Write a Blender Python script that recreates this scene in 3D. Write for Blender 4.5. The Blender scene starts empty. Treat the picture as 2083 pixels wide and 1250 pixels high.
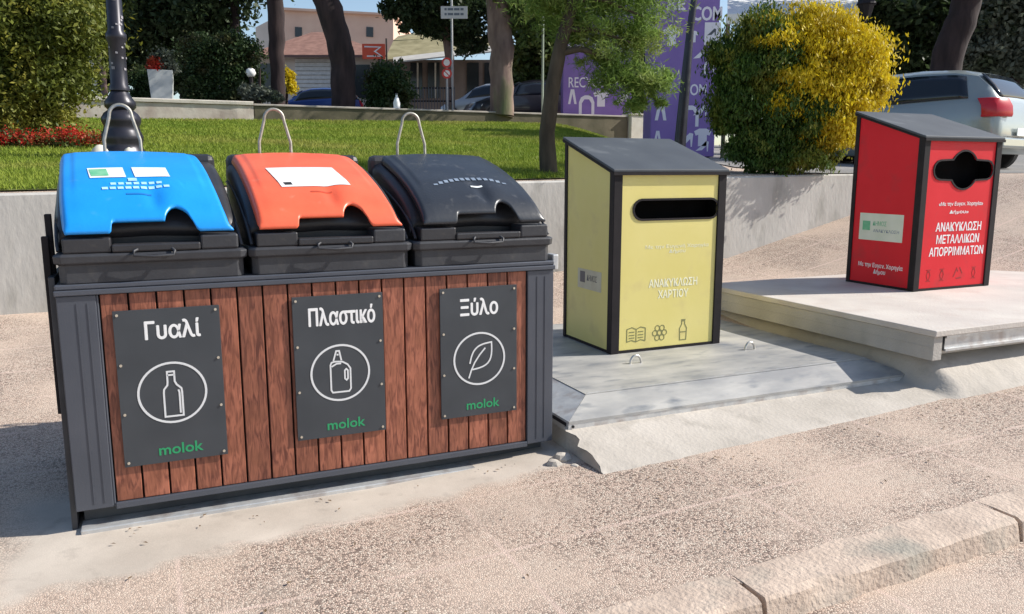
import bpy, math, random
import numpy as np
from mathutils import Vector, Matrix, noise as mnoise
random.seed(7)
R = math.radians
# ------------------------------------------------------------------ camera, world, sun
sc = bpy.context.scene
CAMZ = 1.6; FPX = 1633.0; PITCH = 0.1681; YAW = 0.42
cd = bpy.data.cameras.new('camera'); cam = bpy.data.objects.new('camera', cd)
sc.collection.objects.link(cam); sc.camera = cam
cam.location = (0, 0, CAMZ); cam.rotation_euler = (math.pi/2-PITCH, 0, 0)
cd.sensor_width = 36; cd.lens = FPX/2083*36; cd.clip_end = 2000; cd.clip_start = .05
SUN_AZ = R(8); SUN_EL = R(37)
w = bpy.data.worlds.new('World'); sc.world = w; w.use_nodes = True
nt = w.node_tree; nt.nodes.clear()
sky = nt.nodes.new('ShaderNodeTexSky'); sky.sky_type = 'NISHITA'; sky.sun_disc = False
sky.sun_elevation = SUN_EL; sky.sun_rotation = math.pi/2-SUN_AZ; sky.air_density = 1.0; sky.dust_density = .8
bg = nt.nodes.new('ShaderNodeBackground'); bg.inputs[1].default_value = .115
wo = nt.nodes.new('ShaderNodeOutputWorld')
nt.links.new(sky.outputs[0], bg.inputs[0]); nt.links.new(bg.outputs[0], wo.inputs[0])
ld = bpy.data.lights.new('sun', 'SUN'); ld.energy = 4.5; ld.angle = R(.5); ld.color = (1, .95, .87)
sun = bpy.data.objects.new('sun', ld); sc.collection.objects.link(sun)
sd = Vector((math.cos(SUN_AZ)*math.cos(SUN_EL), math.sin(SUN_AZ)*math.cos(SUN_EL), math.sin(SUN_EL)))
sun.rotation_euler = sd.to_track_quat('Z', 'Y').to_euler(); sun.location = (12, 0, 12)
vs = sc.view_settings; vs.view_transform = 'Standard'; vs.look = 'None'; vs.gamma = 1; vs.exposure = .5
C = sc.collection
CY, SY = math.cos(YAW), math.sin(YAW)
def S(s, t, z=0): return Vector((s*CY-t*SY, s*SY+t*CY, z))          # site frame -> world
def st(x, y): return (x*CY+y*SY, -x*SY+y*CY)
cp, sp = math.cos(PITCH), math.sin(PITCH)
def at(px, py, Y):                                                   # photo pixel at forward distance Y -> world
    a = (px-1041.5)/FPX; b = (625-py)/FPX
    r = (a, cp+b*sp, -sp+b*cp); k = Y/r[1]
    return Vector((r[0]*k, Y, r[2]*k+CAMZ))
# ------------------------------------------------------------------ heights of the ground
def sm(a, b, x):
    u = min(1, max(0, (x-a)/(b-a))); return u*u*(3-2*u)
def lawn_edge(t): return 6.6+.52*(t-8.8)
def wall_top(s): return 1.40+.0155*(min(max(s, -8), 9)+1)
def h_lower(s, t):
    za = -.105+.035*max(0, min(s, 20)-1.0)
    zb = .29+.02*max(0, min(s, 7)+1)+.24*max(0, s-7.0)
    zb = min(zb, 1.56)
    u = min(1, max(0, (t-4.4)/4.2))
    if s > 7.5: u = min(1, max(0, (t-4.4+(s-7.5)*.35)/4.2))
    return min(za+(zb-za)*u, 1.56)
def h_upper(s, t):
    tt = min(t, 21.5)
    lawn = wall_top(s)+.108*(tt-8.8)+.02
    park = 1.56+.05*(t-8.8) if t < 40 else 3.12+.02*(t-40)
    e = lawn_edge(t); k = sm(-2.5, 1.5, s-e)
    if t > 21.5:
        terr = 3.22+.03*(t-21.5); k = sm(14, 17, s)
        return terr*(1-k)+max(park, 2.2)*k
    return lawn*(1-k)+park*k
def h(s, t): return h_lower(s, t) if t < 8.7 else h_upper(s, t)
def hw(x, y): return h(*st(x, y))
# ------------------------------------------------------------------ materials
MATS = {}
def mat(name, c1, c2=None, scale=4, rough=.7, metal=0, bump=0, bscale=40, detail=4, c3=None, s3=1.2, p3=(.5, .7), coord='Object', stretch=(1, 1, 1), island=0, spec=.5, coat=0, transl=0, alpha=None):
    m = bpy.data.materials.new(name); m.use_nodes = True; n = m.node_tree; N = n.nodes; L = n.links
    b = N['Principled BSDF']; b.inputs['Roughness'].default_value = rough; b.inputs['Metallic'].default_value = metal
    b.inputs['Specular IOR Level'].default_value = spec; b.inputs['Coat Weight'].default_value = coat
    tc = N.new('ShaderNodeTexCoord'); mp = N.new('ShaderNodeMapping'); mp.inputs['Scale'].default_value = stretch
    L.new(tc.outputs[coord], mp.inputs[0])
    col = None
    def noi(sc_, det=4):
        t = N.new('ShaderNodeTexNoise'); t.inputs['Scale'].default_value = sc_; t.inputs['Detail'].default_value = det
        L.new(mp.outputs[0], t.inputs['Vector']); return t.outputs['Fac']
    def mix(f, a, bb):
        x = N.new('ShaderNodeMix'); x.data_type = 'RGBA'
        if hasattr(f, 'is_output'): L.new(f, x.inputs[0])
        else: x.inputs[0].default_value = f
        for v, i in ((a, 6), (bb, 7)):
            if hasattr(v, 'is_output'): L.new(v, x.inputs[i])
            else: x.inputs[i].default_value = (*v, 1)
        return x.outputs[2]
    def ramp(f, lo, hi):
        r = N.new('ShaderNodeMapRange'); r.inputs[1].default_value = lo; r.inputs[2].default_value = hi; L.new(f, r.inputs[0]); return r.outputs[0]
    m['_'] = 0
    if c2 is None: b.inputs['Base Color'].default_value = (*c1, 1)
    else:
        if island:
            g = N.new('ShaderNodeNewGeometry'); f = g.outputs['Random Per Island']
            q = N.new('ShaderNodeMath'); q.operation = 'MULTIPLY_ADD'; q.inputs[1].default_value = island; 
            nn = noi(scale, detail); L.new(f, q.inputs[0]); L.new(ramp(nn, .3, .7), q.inputs[2])
            q2 = N.new('ShaderNodeMath'); q2.operation = 'DIVIDE'; q2.inputs[1].default_value = 1+island; L.new(q.outputs[0], q2.inputs[0]); f = q2.outputs[0]
        else: f = ramp(noi(scale, detail), .32, .68)
        col = mix(f, c1, c2)
        if c3 is not None: col = mix(ramp(noi(s3, 5), *p3), col, c3)
        L.new(col, b.inputs['Base Color'])
    if bump:
        bp = N.new('ShaderNodeBump'); bp.inputs['Strength'].default_value = bump; bp.inputs['Distance'].default_value = .01
        L.new(noi(bscale, 3), bp.inputs['Height']); L.new(bp.outputs[0], b.inputs['Normal'])
    if transl:
        tr = N.new('ShaderNodeBsdfTranslucent'); ms = N.new('ShaderNodeMixShader'); ms.inputs[0].default_value = transl
        if col is not None: L.new(col, tr.inputs[0])
        else: tr.inputs[0].default_value = (*c1, 1)
        L.new(b.outputs[0], ms.inputs[1]); L.new(tr.outputs[0], ms.inputs[2]); L.new(ms.outputs[0], N['Material Output'].inputs[0])
    MATS[name] = m; return m
def pebble_mat(name, sc_=98, cols=((.66, .50, .40), (.53, .395, .31), (.70, .59, .48), (.16, .11, .09)), gap=(.075, .052, .042), slabs=True):
    m = bpy.data.materials.new(name); m.use_nodes = True; n = m.node_tree; N = n.nodes; L = n.links
    b = N['Principled BSDF']; b.inputs['Roughness'].default_value = .8
    tc = N.new('ShaderNodeTexCoord'); mp = N.new('ShaderNodeMapping'); L.new(tc.outputs['Object'], mp.inputs[0]); mp.inputs['Scale'].default_value = (1, 1, .2)
    v = N.new('ShaderNodeTexVoronoi'); v.inputs['Scale'].default_value = sc_; L.new(mp.outputs[0], v.inputs[0])
    ve = N.new('ShaderNodeTexVoronoi'); ve.feature = 'DISTANCE_TO_EDGE'; ve.inputs['Scale'].default_value = sc_; L.new(mp.outputs[0], ve.inputs[0])
    cr = N.new('ShaderNodeValToRGB'); cr.color_ramp.interpolation = 'CONSTANT'
    sep = N.new('ShaderNodeSeparateColor'); L.new(v.outputs['Color'], sep.inputs[0]); L.new(sep.outputs[0], cr.inputs[0])
    e = cr.color_ramp.elements; e[0].color = (*cols[0], 1); e[1].position = .35; e[1].color = (*cols[1], 1)
    x = e.new(.6); x.color = (*cols[2], 1); x = e.new(.84); x.color = (*cols[3], 1)
    def noi(s, d=4):
        t = N.new('ShaderNodeTexNoise'); t.inputs['Scale'].default_value = s; t.inputs['Detail'].default_value = d; L.new(tc.outputs['Object'], t.inputs[0]); return t.outputs[0]
    def rg(f, a, b_, c=0, d=1):
        r = N.new('ShaderNodeMapRange'); r.inputs[1].default_value = a; r.inputs[2].default_value = b_; r.inputs[3].default_value = c; r.inputs[4].default_value = d; L.new(f, r.inputs[0]); return r.outputs[0]
    def mix(f, a, bb, mode='MIX'):
        x = N.new('ShaderNodeMix'); x.data_type = 'RGBA'; x.blend_type = mode
        if hasattr(f, 'is_output'): L.new(f, x.inputs[0])
        else: x.inputs[0].default_value = f
        for q, i in ((a, 6), (bb, 7)):
            if hasattr(q, 'is_output'): L.new(q, x.inputs[i])
            else: x.inputs[i].default_value = (*q, 1)
        return x.outputs[2]
    worn = rg(noi(1.1, 5), .42, .62)                       # where cement paste covers the stones
    gapf = rg(ve.outputs[0], .02, .16, 1, 0)
    c = mix(gapf, cr.outputs[0], gap)
    c = mix(rg(worn, 0, 1, .08, .6), c, (.64, .50, .395))
    c = mix(rg(noi(.9, 7), .56, .7, 0, .4), c, (.34, .27, .22))
    c = mix(rg(noi(2.6, 6), .5, .8, 0, .35), c, (.50, .42, .34))
    c = mix(rg(noi(7, 3), .62, .75, 0, .35), c, (.68, .56, .46))
    if slabs:
        br = N.new('ShaderNodeTexBrick'); br.offset = 0; br.inputs['Scale'].default_value = 1; br.inputs['Brick Width'].default_value = 1.35; br.inputs['Row Height'].default_value = .62; br.inputs['Mortar Size'].default_value = .018; br.inputs['Mortar Smooth'].default_value = .8
        L.new(tc.outputs['Object'], br.inputs[0])
        q = N.new('ShaderNodeMath'); q.operation = 'MULTIPLY'; L.new(br.outputs['Fac'], q.inputs[0]); L.new(rg(noi(3, 4), .35, .6, .1, .6), q.inputs[1])
        c = mix(q.outputs[0], c, (.66, .50, .42))
    if slabs:                                             # cement skirt poured along the foot of the enclosure
        sx = N.new('ShaderNodeSeparateXYZ'); L.new(tc.outputs['Object'], sx.inputs[0])
        def ma(op, a, b_, c_=None):
            q = N.new('ShaderNodeMath'); q.operation = op
            for k_, v_ in enumerate((a, b_) if c_ is None else (a, b_, c_)):
                if hasattr(v_, 'is_output'): L.new(v_, q.inputs[k_])
                else: q.inputs[k_].default_value = v_
            return q.outputs[0]
        wob = ma('MULTIPLY_ADD', noi(4.5, 8), .28, -.14)
        edge = ma('SUBTRACT', ma('ADD', sx.outputs[1], wob), ma('MULTIPLY_ADD', sx.outputs[0], .13, 3.62))
        m1 = rg(edge, -.05, .06); m2 = rg(ma('ADD', sx.outputs[0], wob), -.78, -.60); m3 = rg(ma('ADD', sx.outputs[0], wob), 5.9, 2.2); m4 = rg(sx.outputs[1], 4.7, 4.5)
        mk = ma('MULTIPLY', ma('MULTIPLY', m1, m2), ma('MULTIPLY', m3, m4))
        cc = mix(rg(noi(3.1, 8), .35, .7), (.44, .385, .325), (.57, .505, .43)); cc = mix(rg(noi(8, 6), .58, .8, 0, .8), cc, (.31, .27, .23))
        c = mix(ma('MULTIPLY', mk, .93), c, cc)
    L.new(c, b.inputs['Base Color'])
    bp = N.new('ShaderNodeBump'); bp.inputs['Distance'].default_value = .004; bp.inputs['Strength'].default_value = .45
    if slabs: L.new(rg(mk, 0, 1, .45, .06), bp.inputs['Strength'])
    L.new(rg(ve.outputs[0], 0, .25), bp.inputs['Height']); L.new(bp.outputs[0], b.inputs['Normal'])
    return m
M = {}
M['pebble'] = pebble_mat('washed pebble paving')
M['road'] = pebble_mat('worn road surface', 60, slabs=False)
M['asphalt'] = mat('asphalt', (.16, .155, .15), (.24, .23, .22), 30, .9, bump=.3, bscale=200, c3=(.3, .28, .26), s3=.6)
M['cement'] = mat('cement apron', (.40, .36, .31), (.53, .48, .42), 2.4, .88, bump=.4, bscale=40, detail=8, c3=(.30, .27, .23), s3=5.5, p3=(.56, .85))
M['slab'] = mat('concrete slab', (.38, .355, .32), (.48, .45, .41), 3, .85, bump=.4, bscale=60, detail=8, c3=(.36, .34, .31), s3=7, p3=(.6, .8))
M['plate'] = mat('streaked metal plate', (.30, .30, .30), (.50, .485, .455), 3.5, .55, .25, bump=.25, bscale=20, detail=9, c3=(.20, .215, .235), s3=6, p3=(.55, .75), stretch=(.7, 1.7, 1))
M['galv'] = mat('galvanised edge', (.50, .51, .52), (.66, .66, .65), 12, .45, .5, bump=.1, c3=(.42, .38, .36), s3=9)
M['wallc'] = mat('retaining wall concrete', (.42, .405, .37), (.56, .54, .50), 1.6, .9, bump=.5, bscale=18, detail=9, c3=(.24, .23, .20), s3=3.0, p3=(.54, .78), stretch=(1, 1, .45))
M['oldwall'] = mat('old cream wall', (.42, .34, .29), (.66, .60, .52), 2.2, .9, bump=.5, bscale=15, detail=9, c3=(.2, .15, .12), s3=2.2, p3=(.6, .8))
M['shadewall'] = mat('shade-darkened wall', (.10, .09, .055), (.19, .16, .11), 1.5, .95, bump=.5, bscale=12, detail=8)  # shade lying on this wall is painted into its base colour
M['graphite'] = mat('graphite powder coat', (.070, .078, .098), (.088, .096, .118), 3, .42, .2, bump=.05, bscale=120)
M['sign'] = mat('dark sign plate', (.040, .047, .056), (.052, .060, .070), 4, .38)
M['white'] = mat('white paint', (.82, .82, .82), rough=.6)
M['green'] = mat('green print', (.02, .30, .12), rough=.5)
M['steel'] = mat('steel', (.6, .58, .54), rough=.35, metal=.8)
M['loop'] = mat('dull steel rod', (.30, .29, .25), (.46, .44, .38), 30, .5, .6)
M['brass'] = mat('screw head', (.62, .56, .46), rough=.4, metal=.6)
M['blackpl'] = mat('black plastic', (.022, .022, .026), (.035, .035, .040), 6, .42, bump=.08, bscale=90, c3=(.07, .065, .06), s3=14, p3=(.62, .8))
M['rimpl'] = mat('charcoal plastic rim', (.030, .031, .037), (.044, .046, .053), 8, .5, bump=.1, bscale=70, c3=(.09, .085, .08), s3=10, p3=(.62, .9))
M['blue'] = mat('blue plastic', (.008, .26, .75), (.012, .31, .84), 4, .36, bump=.06, bscale=60, c3=(.06, .34, .78), s3=12, p3=(.66, .9))
M['orange'] = mat('orange plastic', (.80, .12, .055), (.86, .16, .075), 4, .38, bump=.06, bscale=60, c3=(.8, .25, .16), s3=12, p3=(.66, .9))
M['grey'] = mat('dark grey plastic', (.024, .028, .036), (.034, .039, .048), 4, .36, bump=.08, bscale=60, c3=(.13, .13, .13), s3=14, p3=(.6, .85))
M['void'] = mat('dark inside', (.008, .008, .009), rough=.9)
M['yellow'] = mat('yellow enamel', (.72, .62, .21), (.76, .66, .25), 2.5, .4, c3=(.58, .47, .20), s3=5, p3=(.55, .95), bump=.05, bscale=14, spec=.3)
M['yellowside'] = M['yellow']
M['red'] = mat('red enamel', (.62, .010, .020), (.68, .014, .026), 2.5, .5, c3=(.42, .03, .035), s3=5, p3=(.55, .9), bump=.05, bscale=12, spec=.3)
M['frame'] = mat('dark column frame', (.010, .008, .010), (.020, .016, .018), 5, .6, bump=.06, spec=.25)
M['lidm'] = mat('slate lid sheet', (.050, .058, .070), (.070, .080, .092), 3, .6, 0, bump=.06, bscale=60, c3=(.16, .17, .18), s3=3, p3=(.6, .8))
M['palegreen'] = mat('pale sticker', (.62, .66, .54), (.7, .72, .62), 6, .5)
M['olive'] = mat('olive print', (.20, .20, .08), rough=.6)
M['cream'] = mat('faded cream print', (.86, .84, .62), rough=.6)
M['bark'] = mat('dark bark', (.016, .010, .011), (.048, .030, .030), 5, .95, bump=1, bscale=14, stretch=(1, 1, .25))
M['barkbrown'] = mat('brown bark', (.13, .085, .075), (.26, .18, .15), 5, .95, bump=1, bscale=12, stretch=(1, 1, .3), c3=(.1, .13, .05), s3=1.5, p3=(.5, .7))
M['barkgrey'] = mat('grey bark', (.040, .032, .022), (.10, .08, .055), 8, .95, bump=1, bscale=25, stretch=(1, 1, .3))
def leafm(n, a, b, c=None, sc_=1.2, tr=.3): return mat(n, a, b, sc_, .55, island=1.3, c3=c, s3=1.6, p3=(.5, .72), transl=tr, spec=.3)
M['lf_dark'] = leafm('dark evergreen leaves', (.022, .040, .018), (.070, .105, .040))
M['lf_mid'] = leafm('mid green leaves', (.035, .065, .02), (.12, .17, .045), (.16, .17, .04))
M['lf_yel'] = leafm('golden conifer leaves', (.50, .37, .012), (.80, .66, .03), (.24, .17, .02), 2.6)
M['lf_con'] = leafm('green conifer leaves', (.022, .050, .010), (.10, .19, .03), (.24, .23, .03), 1.8)
M['lf_left'] = leafm('olive green leaves', (.055, .075, .014), (.22, .25, .04), (.36, .31, .05), 1.6)
M['lf_pine'] = leafm('pine needles', (.09, .16, .03), (.27, .40, .09), (.34, .38, .12), 1.5, .5)
M['lf_grey'] = leafm('grey green leaves', (.07, .085, .065), (.17, .19, .15), (.05, .08, .03), 1.)
M['lf_hedge'] = leafm('hedge leaves', (.022, .045, .016), (.065, .11, .035), (.07, .05, .02), 1.5)
M['redleaf'] = leafm('red flower petals', (.45, .02, .015), (.62, .05, .03), (.03, .08, .02), 9)
M['grassm'] = mat('grass blades', (.13, .22, .02), (.33, .38, .06), .9, .7, island=.8, c3=(.34, .33, .08), s3=.6, p3=(.5, .75), transl=.3, spec=.2)
M['soil'] = mat('lawn soil', (.11, .13, .03), (.18, .20, .05), 6, .95, c3=(.24, .20, .10), s3=1.5, p3=(.6, .8))
# wood with grain and board-to-board variation
def wood():
    m = bpy.data.materials.new('oiled hardwood boards'); m.use_nodes = True; n = m.node_tree; N = n.nodes; L = n.links
    b = N['Principled BSDF']; b.inputs['Roughness'].default_value = .5
    tc = N.new('ShaderNodeTexCoord'); g = N.new('ShaderNodeNewGeometry')
    cx = N.new('ShaderNodeCombineXYZ'); L.new(g.outputs['Random Per Island'], cx.inputs[0]); L.new(g.outputs['Random Per Island'], cx.inputs[2])
    sc2 = N.new('ShaderNodeVectorMath'); sc2.operation = 'SCALE'; sc2.inputs[3].default_value = 37; L.new(cx.outputs[0], sc2.inputs[0])
    ad = N.new('ShaderNodeVectorMath'); L.new(tc.outputs['Object'], ad.inputs[0]); L.new(sc2.outputs[0], ad.inputs[1])
    mp = N.new('ShaderNodeMapping'); mp.inputs['Scale'].default_value = (1, 1, .16); L.new(ad.outputs[0], mp.inputs[0])
    n1 = N.new('ShaderNodeTexNoise'); n1.inputs['Scale'].default_value = 55; n1.inputs['Detail'].default_value = 5; n1.inputs['Distortion'].default_value = 1.2; L.new(mp.outputs[0], n1.inputs[0])
    n2 = N.new('ShaderNodeTexNoise'); n2.inputs['Scale'].default_value = 9; n2.inputs['Detail'].default_value = 3; L.new(ad.outputs[0], n2.inputs[0])
    r = N.new('ShaderNodeValToRGB'); r.color_ramp.elements[0].position = .36; r.color_ramp.elements[0].color = (.13, .036, .022, 1); r.color_ramp.elements[1].position = .62; r.color_ramp.elements[1].color = (.37, .128, .075, 1)
    L.new(n1.outputs[0], r.inputs[0])
    mx = N.new('ShaderNodeMix'); mx.data_type = 'RGBA'; mx.inputs[7].default_value = (.23, .078, .040, 1); L.new(r.outputs[0], mx.inputs[6])
    mr = N.new('ShaderNodeMapRange'); mr.inputs[1].default_value = .4; mr.inputs[2].default_value = .75; mr.inputs[4].default_value = .75; L.new(n2.outputs[0], mr.inputs[0]); L.new(mr.outputs[0], mx.inputs[0])
    hs = N.new('ShaderNodeHueSaturation'); q = N.new('ShaderNodeMapRange'); q.inputs[3].default_value = .75; q.inputs[4].default_value = 1.25; L.new(g.outputs['Random Per Island'], q.inputs[0]); L.new(q.outputs[0], hs.inputs['Value'])
    L.new(mx.outputs[2], hs.inputs['Color']); L.new(hs.outputs[0], b.inputs['Base Color'])
    bp = N.new('ShaderNodeBump'); bp.inputs['Strength'].default_value = .25; bp.inputs['Distance'].default_value = .004; L.new(n1.outputs[0], bp.inputs['Height']); L.new(bp.outputs[0], b.inputs['Normal'])
    return m
M['wood'] = wood()
# ------------------------------------------------------------------ mesh helpers
class MB:
    def __init__(s): s.v = []; s.f = []
    def add(s, vs_, fs):
        o = len(s.v); s.v += [tuple(v) for v in vs_]; s.f += [tuple(i+o for i in f) for f in fs]; return s
    def box(s, x0, x1, y0, y1, z0, z1):
        return s.add([(x0, y0, z0), (x1, y0, z0), (x1, y1, z0), (x0, y1, z0), (x0, y0, z1), (x1, y0, z1), (x1, y1, z1), (x0, y1, z1)],
                     [(0, 3, 2, 1), (4, 5, 6, 7), (0, 1, 5, 4), (1, 2, 6, 5), (2, 3, 7, 6), (3, 0, 4, 7)])
    def hexa(s, b4, t4):
        return s.add(list(b4)+list(t4), [(0, 3, 2, 1), (4, 5, 6, 7), (0, 1, 5, 4), (1, 2, 6, 5), (2, 3, 7, 6), (3, 0, 4, 7)])
    def loft(s, rings, close=True, caps=True):
        n = len(rings[0]); o = len(s.v)
        for r in rings: s.v += [tuple(p) for p in r]
        for i in range(len(rings)-1):
            for j in range(n if close else n-1):
                k = (j+1) % n
                s.f.append((o+i*n+j, o+i*n+k, o+(i+1)*n+k, o+(i+1)*n+j))
        if caps:
            s.f.append(tuple(o+j for j in reversed(range(n)))); s.f.append(tuple(o+(len(rings)-1)*n+j for j in range(n)))
        return s
    def tube(s, pts, r, n=10, caps=True):
        pts = [Vector(p) for p in pts]; rs = r if isinstance(r, (list, tuple)) else [r]*len(pts)
        rings = []; u = None
        for i, p in enumerate(pts):
            d = (pts[min(i+1, len(pts)-1)]-pts[max(i-1, 0)]).normalized()
            if u is None: u = d.orthogonal().normalized()
            else: u = (u-d*u.dot(d)).normalized()
            v = d.cross(u)
            rings.append([p+(u*math.cos(2*math.pi*k/n)+v*math.sin(2*math.pi*k/n))*rs[i] for k in range(n)])
        return s.loft(rings, True, caps)
    def lathe(s, prof, n=24, c=(0, 0, 0)):
        return s.loft([[(c[0]+r*math.cos(2*math.pi*k/n), c[1]+r*math.sin(2*math.pi*k/n), c[2]+z) for k in range(n)] for r, z in prof])
    def disc(s, c, r, y0, y1, n=20, ax='y'):       # short cylinder whose axis is y or x
        rings = []
        for y in (y0, y1):
            if ax == 'y': rings.append([(c[0]+r*math.cos(2*math.pi*k/n), y, c[1]+r*math.sin(2*math.pi*k/n)) for k in range(n)])
            else: rings.append([(y, c[0]+r*math.cos(2*math.pi*k/n), c[1]+r*math.sin(2*math.pi*k/n)) for k in range(n)])
        return s.loft(rings)
    def prism(s, poly, y0, y1):                     # polygon in x,z extruded along y
        return s.loft([[(x, y0, z) for x, z in poly], [(x, y1, z) for x, z in poly]])
    def ribbon(s, pts, w_, y, th=.0012, closed=False):
        P = [Vector((p[0], p[1])) for p in pts]; n = len(P); L_, R_ = [], []
        for i in range(n):
            if closed: a, b = P[i-1], P[(i+1) % n]
            else: a, b = P[max(i-1, 0)], P[min(i+1, n-1)]
            d1 = (P[i]-a); d2 = (b-P[i])
            if d1.length < 1e-9: d1 = d2
            if d2.length < 1e-9: d2 = d1
            d1.normalize(); d2.normalize(); d = (d1+d2)
            d = d.normalized() if d.length > 1e-6 else d1
            nn = Vector((-d.y, d.x)); k = 1/max(.5, nn.dot(Vector((-d1.y, d1.x))))
            L_.append(P[i]+nn*w_/2*k); R_.append(P[i]-nn*w_/2*k)
        rings = [[(l.x, y, l.y), (r_.x, y, r_.y), (r_.x, y-th, r_.y), (l.x, y-th, l.y)] for l, r_ in zip(L_, R_)]
        if closed: rings.append(rings[0])
        return s.loft(rings, True, not closed)
    def build(s, name, m, parent=None, smooth=None, bevel=0, loc=None, rotz=0, solid=0, sub=0):
        me = bpy.data.meshes.new(name); me.from_pydata(s.v, [], s.f); me.validate(); me.update()
        me.materials.append(m)
        if smooth is not None:
            me.polygons.foreach_set('use_smooth', [True]*len(me.polygons))
            me.set_sharp_from_angle(angle=R(smooth))
        o = bpy.data.objects.new(name, me); C.objects.link(o)
        if parent: o.parent = parent
        if loc is not None: o.location = loc
        o.rotation_euler[2] = rotz
        if solid:
            md = o.modifiers.new('solid', 'SOLIDIFY'); md.thickness = solid; md.offset = -1
        if sub:
            md = o.modifiers.new('sub', 'SUBSURF'); md.levels = sub; md.render_levels = sub
        if bevel:
            md = o.modifiers.new('bevel', 'BEVEL'); md.width = bevel; md.segments = 2; md.limit_method = 'ANGLE'; md.angle_limit = R(35)
        return o
def tag(o, label=None, cat=None, group=None, kind=None):
    if label: o['label'] = label
    if cat: o['category'] = cat
    if group: o['group'] = group
    if kind: o['kind'] = kind
    return o
def thing(name, label, cat, loc, rotz=0, group=None):
    o = bpy.data.objects.new(name, None); o.empty_display_size = .2; C.objects.link(o)
    o.location = loc; o.rotation_euler[2] = rotz
    return tag(o, label, cat, group)
def text(name, body, width, height, c, m, parent, face='front', bold=.0, th=.0007, y=0, shear=0, spacing=1):
    """lettering centred on c=(x or y, z), lying on plane y (front) or x (left side)"""
    cu = bpy.data.curves.new('t', 'FONT'); cu.body = body; cu.size = 1; cu.align_x = 'CENTER'; cu.align_y = 'CENTER'
    cu.extrude = .002; cu.offset = .006; cu.shear = shear; cu.space_character = spacing; cu.space_line = 1.05; cu.resolution_u = 3
    o = bpy.data.objects.new('t', cu); C.objects.link(o); bpy.context.view_layer.update()
    me = bpy.data.meshes.new_from_object(o.evaluated_get(bpy.context.evaluated_depsgraph_get()))
    bpy.data.objects.remove(o)
    xs = [v.co.x for v in me.vertices]; ys = [v.co.y for v in me.vertices]
    kx = width/(max(xs)-min(xs)); ky = height/(max(ys)-min(ys)); mx_, my_ = (max(xs)+min(xs))/2, (max(ys)+min(ys))/2
    base = [(v.co.x, v.co.y, v.co.z > 0) for v in me.vertices]; fs = [tuple(p_.vertices) for p_ in me.polygons]; nv = len(base)
    bpy.data.meshes.remove(me); e_ = bold*ky*1.1
    copies = [(0, 0, 0)] if not bold else [(-e_, 0, 0), (e_, 0, .00012), (0, e_*.7, .00024), (0, -e_*.7, .00036)]
    vs_ = []; ff = []
    for c_i, (dx, dz, dd) in enumerate(copies):
        for X, Z, fr_ in base:
            X = (X-mx_)*kx+dx; Z = (Z-my_)*ky+dz; D = -(th+dd) if fr_ else 0
            vs_.append((c[0]+X, y+D, c[1]+Z) if face == 'front' else (y+D, c[0]-X, c[1]+Z))
        ff += [tuple(i_+c_i*nv for i_ in f_) for f_ in fs]
    me = bpy.data.meshes.new(name); me.from_pydata(vs_, [], ff); me.update()
    me.materials.clear(); me.materials.append(m); me.name = name
    o = bpy.data.objects.new(name, me); C.objects.link(o); o.parent = parent
    return o
def circ(cx, cz, rx, rz=None, n=36, a0=0, a1=360):
    rz = rz or rx
    full = abs(a1-a0) >= 360; k = n if full else n+1
    return [(cx+rx*math.cos(R(a0+(a1-a0)*i/n)), cz+rz*math.sin(R(a0+(a1-a0)*i/n))) for i in range(k)]
# ------------------------------------------------------------------ ground and terrain
def sheet(name, m, ss, ts, hf, kind='structure'):
    b = MB(); nS = len(ss)
    for t in ts:
        for s_ in ss: p = S(s_, t, 0); b.v.append((s_, t, hf(s_, t)))
    for j in range(len(ts)-1):
        for i in range(nS-1): b.f.append((j*nS+i, j*nS+i+1, (j+1)*nS+i+1, (j+1)*nS+i))
    return tag(b.build(name, m, smooth=60, rotz=YAW), kind=kind)
def fr(a, b, n): return [a+(b-a)*i/n for i in range(n+1)]
ss = [-300, -120, -60, -30, -16]+fr(-8, 20, 84)+[24, 30, 40, 60, 120, 300]
KF = 2.39                                                    # front of the kerb, road lies in front of it
kz = lambda s_: -.105+.035*max(0, min(s_, 20)-1.0)
def gh(s_, t):
    if t < KF: return kz(s_)-.105
    return h(s_, t)-(.012 if 8.7 < t else 0)
ts = [-150, -40, -10, 0, 1, KF-.02, KF+.02]+fr(2.4, 8.4, 30)+[8.66, 8.74]+fr(9.1, 21.1, 24)+[21.45, 21.6, 24, 28, 34, 42, 60, 120, 300]
g = sheet('ground', M['pebble'], ss, ts, gh); g['label'] = 'pinkish washed pebble paving with worn cement patches'
lw = MB(); rows = fr(8.8, 21.42, 40); cols = 60
for t in rows:
    e = lawn_edge(t)+.15*math.sin(t*2.1)
    for i in range(cols+1):
        s_ = -16+(e+16)*i/cols; lw.v.append((s_, t, h(s_, t)+.006))
for j in range(len(rows)-1):
    for i in range(cols): a = j*(cols+1)+i; lw.f.append((a, a+1, a+cols+2, a+cols+1))
tag(lw.build('lawn', M['soil'], rotz=YAW), 'sloping green lawn behind the low retaining wall', kind='structure')
pk = MB(); rows = [8.85]+fr(9.5, 60, 40)
for t in rows:
    a = max(8.6, lawn_edge(t)+1.2) if t < 21.5 else 15.2
    for s_ in fr(a, 60, 40): pk.v.append((s_, t, h(s_, t)+.004))
for j in range(len(rows)-1):
    for i in range(40): a = j*41+i; pk.f.append((a, a+1, a+42, a+41))
tag(pk.build('parking', M['asphalt'], rotz=YAW), 'grey parking area beyond the conifer shrubs', kind='structure')
tr = MB(); rows = fr(24, 90, 20)
for t in rows:
    for s_ in fr(-60, 15, 30): tr.v.append((s_, t, h(s_, t)+.01))
for j in range(20):
    for i in range(30): a = j*31+i; tr.f.append((a, a+1, a+32, a+31))
tag(tr.build('street', M['asphalt'], rotz=YAW), 'street behind the far low wall', kind='structure')
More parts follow.
